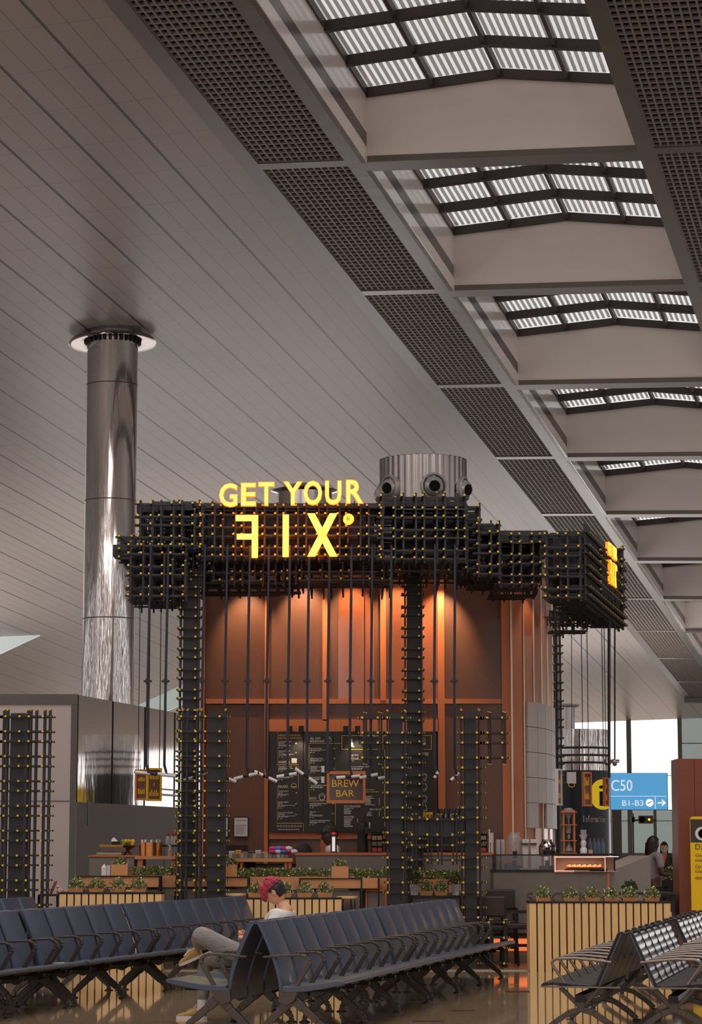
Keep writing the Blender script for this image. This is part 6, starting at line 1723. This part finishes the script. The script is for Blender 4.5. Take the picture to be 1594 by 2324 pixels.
def hand_geo(mb, wrist, d, palmn, s=1.0, curl=.6, thumb=1):
    """five separate fingers; d = pointing direction, palmn = palm normal"""
    d = Vector(d).normalized(); n = Vector(palmn).normalized(); side = d.cross(n).normalized(); n = side.cross(d).normalized(); w = Vector(wrist)
    P = lambda a, b, c: w + (d * a + side * b + n * c) * s
    J = [(P(0, 0, 0), .024 * s), (P(.045, 0, 0), (.036 * s, .018 * s)), (P(.085, 0, 0), (.036 * s, .016 * s))]
    vs, fs = skin(J, [(0, 1), (1, 2)], 2); mb.add(vs, fs)
    for k, (b, L) in enumerate(((-.030, .068), (-.010, .078), (.010, .073), (.029, .056))):
        c = curl; a = .08; pts = [(P(a - .02, b, 0), .0095 * s)]; ang = 0; x = a; z = 0
        for q in range(3):
            ang += c * (.7, 1.0, .7)[q]; l = L * (.45, .32, .27)[q]; x += cos(ang) * l; z += sin(ang) * l; pts.append((P(x, b * 1.05, z), (.0092, .0085, .0070)[q] * s))
        vs, fs = skin(pts, [(0, 1), (1, 2), (2, 3)], 1); mb.add(vs, fs)
    pts = [(P(.02, -.022 * thumb, .004), .013 * s), (P(.05, -.048 * thumb, .018), .0115 * s), (P(.078, -.055 * thumb, .030), .0095 * s), (P(.098, -.052 * thumb, .04), .0078 * s)]
    vs, fs = skin(pts, [(0, 1), (1, 2), (2, 3)], 1); mb.add(vs, fs)

# ---- seated person with dyed red hair
dA = Vector((sin(PHI), cos(PHI), 0)); dF = -Vector((cos(PHI), -sin(PHI), 0))
C0 = Vector(AB) + dA * 1.54
def S(d, lat, z): return C0 + dF * d + dA * lat + Vector((0, 0, z))
t = thing('person', 'seated person with red and black hair, white shirt and grey jeans looking at a phone', 'person', S(.42, 0, .43))
J = [(S(.41, 0, .54), (.14, .12)), (S(.34, 0, .66), (.135, .11)), (S(.23, 0, .80), (.15, .11)), (S(.14, 0, .91), (.12, .09)), (S(.13, 0, .975), .056), (S(.185, 0, 1.045), .052)]
E_ = [(0, 1), (1, 2), (2, 3), (3, 4), (4, 5)]
def add(p, r, par):
    J.append((p, r)); E_.append((par, len(J) - 1)); return len(J) - 1
for sg, el, wr in ((-1, S(.26, -.27, .67), S(.46, -.13, .71)), (1, S(.28, .27, .68), S(.47, .12, .72))):
    a = add(S(.15, sg * .17, .90), .062, 3); b = add(el, .044, a); c = add(wr, .029, b)
hipn = add(S(.45, -.10, .53), .092, 0); kn = add(S(.86, -.22, .765), .068, hipn); an = add(S(.93, .06, .635), .042, kn)
hipf = add(S(.45, .10, .53), .092, 0); kf = add(S(.90, .15, .52), .066, hipf); af = add(S(.925, .15, .12), .04, kf)
vs, fs = skin(J, E_, 2); body = MB(); body.add(vs, fs)
HC = S(.235, 0, 1.12); hf = dF * .72 + Vector((0, 0, -.70)); hu = Vector((0, 0, .74)) + dF * .66
head_geo(body, HC, hf, hu, 1.0)
hand_geo(body, S(.455, -.13, .712), dF * .9 + dA * .5 + Vector((0, 0, .25)), dA * 1 + Vector((0, 0, .3)), 1.0, .75, -1)
hand_geo(body, S(.465, .12, .722), dF * .9 - dA * .5 + Vector((0, 0, .25)), -dA * 1 + Vector((0, 0, .3)), 1.0, .75, 1)
o = body.build('body', M_['skin'], t, smooth=True)
# clothes
JT = [(S(.40, 0, .56), (.165, .14)), (S(.34, 0, .66), (.155, .13)), (S(.23, 0, .80), (.172, .13)), (S(.145, 0, .905), (.14, .105)), (S(.125, 0, .955), .07)]
ET = [(0, 1), (1, 2), (2, 3), (3, 4)]
for sg, el in ((-1, S(.235, -.255, .72)), (1, S(.25, .255, .73))):
    JT.append((S(.15, sg * .17, .905), .082)); ET.append((3, len(JT) - 1)); JT.append((el, .068)); ET.append((len(JT) - 2, len(JT) - 1))
vs, fs = skin(JT, ET, 2); mb = MB(); mb.add(vs, fs); mb.build('shirt', M_['tee'], t, smooth=True)
JP = [(S(.41, 0, .55), (.15, .13)), (S(.46, -.10, .54), .115), (S(.68, -.17, .655), .097), (S(.86, -.22, .765), .084), (S(.90, -.10, .705), .068), (S(.93, .05, .64), .056),
      (S(.46, .10, .53), .11), (S(.70, .13, .535), .092), (S(.90, .15, .525), .08), (S(.915, .15, .33), .066), (S(.925, .15, .145), .054)]
vs, fs = skin(JP, [(0, 1), (1, 2), (2, 3), (3, 4), (4, 5), (0, 6), (6, 7), (7, 8), (8, 9), (9, 10)], 2); mb = MB(); mb.add(vs, fs); mb.build('trousers', M_['jeans'], t, smooth=True)
def shoe(heel, toe_dir, up, nm):
    f = Vector(toe_dir).normalized(); u = Vector(up).normalized(); s = u.cross(f).normalized(); u = f.cross(s).normalized(); h = Vector(heel)
    def ring(x, w, z0, z1, n=14):
        return [h + f * x + s * (w * cos(2 * pi * k / n)) + u * (z0 + (z1 - z0) * (.5 + .5 * sin(2 * pi * k / n))) for k in range(n)]
    mb = MB(); secs = [(-.035, .012, .02, .06), (-.03, .03, .012, .095), (0, .036, .012, .105), (.05, .037, .012, .10), (.09, .042, .012, .085), (.14, .046, .012, .062), (.19, .042, .012, .05), (.225, .028, .014, .038), (.238, .010, .016, .028)]
    vs = []; fs = []; n = 14
    for q in secs: vs += ring(*q)
    for i in range(len(secs) - 1):
        for k in range(n): fs.append((i * n + k, i * n + (k + 1) % n, (i + 1) * n + (k + 1) % n, (i + 1) * n + k))
    fs += [tuple(range(n))[::-1], tuple(range((len(secs) - 1) * n, len(secs) * n))]
    mb.add(vs, fs); o = mb.build('shoe', M_['suede'], t, smooth=True)
    mb = MB(); N = 22; out = []
    for k in range(N):
        a = 2 * pi * k / N; x = .10 + .145 * cos(a); w = .046 * sin(a) * (1 + .12 * cos(a)); out.append((x, w))
    vs = [h + f * x + s * w + u * .0 for x, w in out] + [h + f * x + s * w + u * .026 for x, w in out]
    mb.add(vs, [tuple(range(N))[::-1], tuple(range(N, 2 * N))] + [(k, (k + 1) % N, (k + 1) % N + N, k + N) for k in range(N)]); mb.build('sole', M_['white'], o, smooth=True)
    mb = MB()
    for q in range(4): mb.tube([h + f * (.07 + q * .022) + s * -.02 + u * (.098 - q * .009), h + f * (.075 + q * .022) + s * .02 + u * (.098 - q * .009)], .003, 6)
    mb.tube([h + f * .06 + s * .012 + u * .105, h + f * .05 + s * .03 + u * .125, h + f * .065 + s * .04 + u * .105], .003, 6)
    mb.build('laces', M_['white'], o)
    return o
shoe(S(.925, .15, .0), dF, (0, 0, 1), 'r')
# white ankle sock on the planted foot
mb = MB(); mb.tube([S(.925, .15, .06), S(.925, .15, .17)], [.05, .046], 16); mb.build('sock', M_['tee'], t, smooth=True)
f2 = (dF * .80 + dA * .35 + Vector((0, 0, -.30))).normalized()
shoe(S(.93, .07, .585) - f2 * .0 - Vector((0, 0, .045)), f2, Vector((0, 0, 1)) + dF * .35 + dA * -.3, 'l')
# hair
mb = MB(); head_geo(mb, HC, hf, hu, 1.0, .16, lambda x, y, z: (z > .16 + max(0, -x) * .25) or (x > .40 and z > -.10 and abs(y) < .8), .05, 3)
for k in range(26):
    a = random.Random(k).uniform(-1.1, 1.1); f_, s_, u_ = hf.normalized(), hu.cross(hf).normalized(), hf.cross(hu.cross(hf)).normalized()
    base = HC + f_ * .095 * cos(a) + s_ * .08 * sin(a) + u_ * .055; tip = base + f_ * .025 * cos(a) - u_ * .065
    mb.tube([base, (base + tip) / 2 + f_ * .014 * cos(a), tip], [.015, .012, .002], 6)
rq = random.Random(9); f_ = hf.normalized(); s_ = hu.cross(hf).normalized(); u_ = f_.cross(s_).normalized()
for k in range(120):
    a = rq.uniform(-pi, pi); e0 = rq.uniform(.15, 1.3)
    def hp(e, g): return HC + (f_ * (.096 * cos(a) * sin(e)) + s_ * (.080 * sin(a) * sin(e)) + u_ * (.120 * cos(e))) * g
    lim = 1.65 if abs(a) < 1.2 else 1.38
    e1 = min(lim, e0 + .75)
    mb.tube([hp(e0, 1.13), hp((e0 + e1) / 2, 1.21), hp(e1, 1.17 + rq.uniform(0, .06))], [.006, .010, .0025], 5)
o = mb.build('hair', M_['hairred'], t, smooth=True); tag(o, 'dyed red top hair')
mb = MB(); head_geo(mb, HC, hf, hu, 1.0, .12, lambda x, y, z: (x < -.05 and z > -.62) or (abs(y) > .55 and z > -.12 and x < .35) or (z > .35 and x > .1 and abs(y) > .8), .03, 5)
o = mb.build('hair', M_['hairblack'], t, smooth=True); tag(o, 'black hair at the nape and sides')
ph = thing('mobile_phone', 'black phone held by the seated person', 'phone', S(.60, -.02, .74))
mb = MB(); MM = Matrix((dA, dF * .55 + Vector((0, 0, .83)), (dF * -.83 + Vector((0, 0, .55))) * -1)).transposed().to_4x4(); MM.translation = S(.575, -.01, .765)
mb.box(-.04, .04, -.075, .075, -.004, .004, MM); mb.build('case', M_['rubber'], ph, bevel=.003)

# ---- standing people
def stander(label, px, Y, height, face, shirt, trouser, hairmat, skinm, arm_bend=0, lean=0, long_hair=True, hide=None):
    x = PX(px, Y); f = Vector(face).normalized(); s = Vector((-f.y, f.x, 0)); k = height / 1.7
    B = Vector((x, Y, .012 if Y < 44 else 0))
    Q = lambda a, b, z: B + (f * a + s * b + Vector((0, 0, z))) * k
    t = thing('person', label, 'person', B)
    hd = Q(.02 + lean, 0, 1.58 - lean * .35)
    J = [(Q(0, 0, .95), (.14, .10)), (Q(lean * .3, 0, 1.12), (.125, .095)), (Q(lean * .7, 0, 1.30), (.15, .10)), (Q(lean * .85, 0, 1.41 - lean * .2), (.10, .07)), (Q(lean * .95, 0, 1.47 - lean * .25), .05), (Q(lean, 0, 1.52 - lean * .3), .05)]
    E = [(0, 1), (1, 2), (2, 3), (3, 4), (4, 5)]
    def ad(p, r, par): J.append((p, r)); E.append((par, len(J) - 1)); return len(J) - 1
    arms = []
    for sg in (-1, 1):
        a = ad(Q(lean * .8, sg * .18, 1.39 - lean * .2), .055, 3); e_ = Q(lean * .8 - .03, sg * .25, 1.13); b = ad(e_, .042, a)
        w_ = Q(lean + (.24 if arm_bend else .03), sg * (.12 if arm_bend else .26), 1.12 if arm_bend else .88); c = ad(w_, .028, b); arms.append((e_, w_, sg))
        h = ad(Q(0, sg * .09, .88), .09, 0); kk = ad(Q(.01, sg * .10, .50), .06, h); an = ad(Q(0, sg * .10, .09), .04, kk); ad(Q(.13, sg * .11, .035), .035, an)
    vs, fs = skin(J, E, 2); mb = MB(); mb.add(vs, fs); head_geo(mb, hd, f + Vector((0, 0, -.1 - lean)), (0, 0, 1), k)
    for e_, w_, sg in arms: hand_geo(mb, w_, (w_ - e_), s * -sg, k, .5, sg)
    mb.build('body', skinm, t, smooth=True)
    J2 = [(Q(0, 0, .92), (.155, .115)), (Q(lean * .3, 0, 1.12), (.145, .115)), (Q(lean * .7, 0, 1.30), (.17, .12)), (Q(lean * .85, 0, 1.41 - lean * .2), (.12, .085))]
    E2 = [(0, 1), (1, 2), (2, 3)]
    for e_, w_, sg in arms:
        J2.append((Q(lean * .8, sg * .18, 1.39 - lean * .2), .07)); E2.append((3, len(J2) - 1))
        J2.append((e_ if arm_bend == 2 else Q(lean * .8 - .02, sg * .235, 1.2), .06)); E2.append((len(J2) - 2, len(J2) - 1))
        if arm_bend == 2: J2.append((e_ + (w_ - e_) * .85, .045)); E2.append((len(J2) - 2, len(J2) - 1))
    vs, fs = skin(J2, E2, 2); mb = MB(); mb.add(vs, fs); mb.build('top', shirt, t, smooth=True)
    J3 = [(Q(0, 0, .95), (.15, .11))]; E3 = []
    for sg in (-1, 1):
        J3 += [(Q(0, sg * .09, .86), .105), (Q(.01, sg * .10, .50), .078), (Q(0, sg * .10, .12), .06)]; q = len(J3); E3 += [(0, q - 3), (q - 3, q - 2), (q - 2, q - 1)]
    vs, fs = skin(J3, E3, 2); mb = MB(); mb.add(vs, fs); mb.build('trousers', trouser, t, smooth=True)
    mb = MB(); zl = -.95 if long_hair else -.35
    head_geo(mb, hd, f + Vector((0, 0, -.1 - lean)), (0, 0, 1), k, .17, lambda x, y, z: z > .45 or (x < .15 and z > zl), .03, 4)
    if long_hair: mb.tube([hd + f * -.045 + Vector((0, 0, .02)), hd + f * -.06 + Vector((0, 0, -.13)), hd + f * -.06 + Vector((0, 0, -.24))], [.085, .085, .05], 14)
    mb.build('hair', hairmat, t, smooth=True)
    return t, hd, f, Q
stander('standing person with dark hair and grey t-shirt behind the counter at right', 1481, 37.0, 1.66, (.85, .5, 0), pm('grey_tshirt', (150, 140, 142), .8), M_['rubber'], M_['hairblack'], M_['skindark'], 1)
tw, hd, f, Q = stander('standing woman in black jacket with pale face mask and orange scarf', 1508, 50.0, 1.62, (-.1, -1, 0), M_['blackm'], M_['rubber'], M_['hairblack'], M_['skin'], 2)
mb = MB(); head_geo(mb, hd, f + Vector((0, 0, -.1)), (0, 0, 1), .97, .10, lambda x, y, z: x > .2 and -.85 < z < -.02); mb.build('face_mask', pm('pale_green_mask', (206, 214, 190), .7), tw, smooth=True)
mb = MB(); mb.add([tuple(Q(.10, -.05, 1.44)), tuple(Q(.10, .05, 1.44)), tuple(Q(.135, 0, 1.22)), tuple(Q(.12, -.05, 1.44)), tuple(Q(.12, .05, 1.44)), tuple(Q(.15, 0, 1.22))], [(0, 1, 2), (5, 4, 3), (0, 3, 4, 1), (1, 4, 5, 2), (2, 5, 3, 0)]); mb.build('scarf', pm('orange_scarf', (220, 100, 60), .7), tw)
tb, hd, f, Q = stander('barista in white shirt and dark cap bending over the counter', 772, 33.68, 1.83, (-1, -.12, 0), M_['tee'], M_['rubber'], M_['hairblack'], M_['skindark'], 1, .12, False)
mb = MB(); head_geo(mb, hd + Vector((0, 0, .012)), f + Vector((0, 0, -.25)), (0, 0, 1), .98, .22, lambda x, y, z: z > .18, 0); mb.box(-.04, .04, -.05, .05, 0, .006, Matrix.Translation(hd + f * .13 + Vector((0, 0, .02)))); mb.build('cap', M_['rubber'], tb, smooth=True)
# flowers and dark planter behind the standing people
t = thing('flower_bed', 'dark planter with white and green flowers right of the woman with the mask', 'plant', at(1526, 2060, 40)); t.location.z = 0
mb = MB(); fbox(mb, 1488, 1998, 1536, 2040, 40, .5); mb.box(PX(1490, 40), PX(1534, 40), 40.05, 40.45, 0.012, PZ(2040, 40)); mb.build('box', M_['rubber'], t)
lf = MB(); bl = MB(); c = at(1526, 1998, 40.2); leafclump(lf, bl, c, .16, .2, .22, 700, .045, 5, .4); o = lf.build('foliage', M_['leafdark'], t); bl.build('blossom', M_['blossom'], o)
for o in list(bpy.data.meshes):
    if o.users == 0: bpy.data.meshes.remove(o)
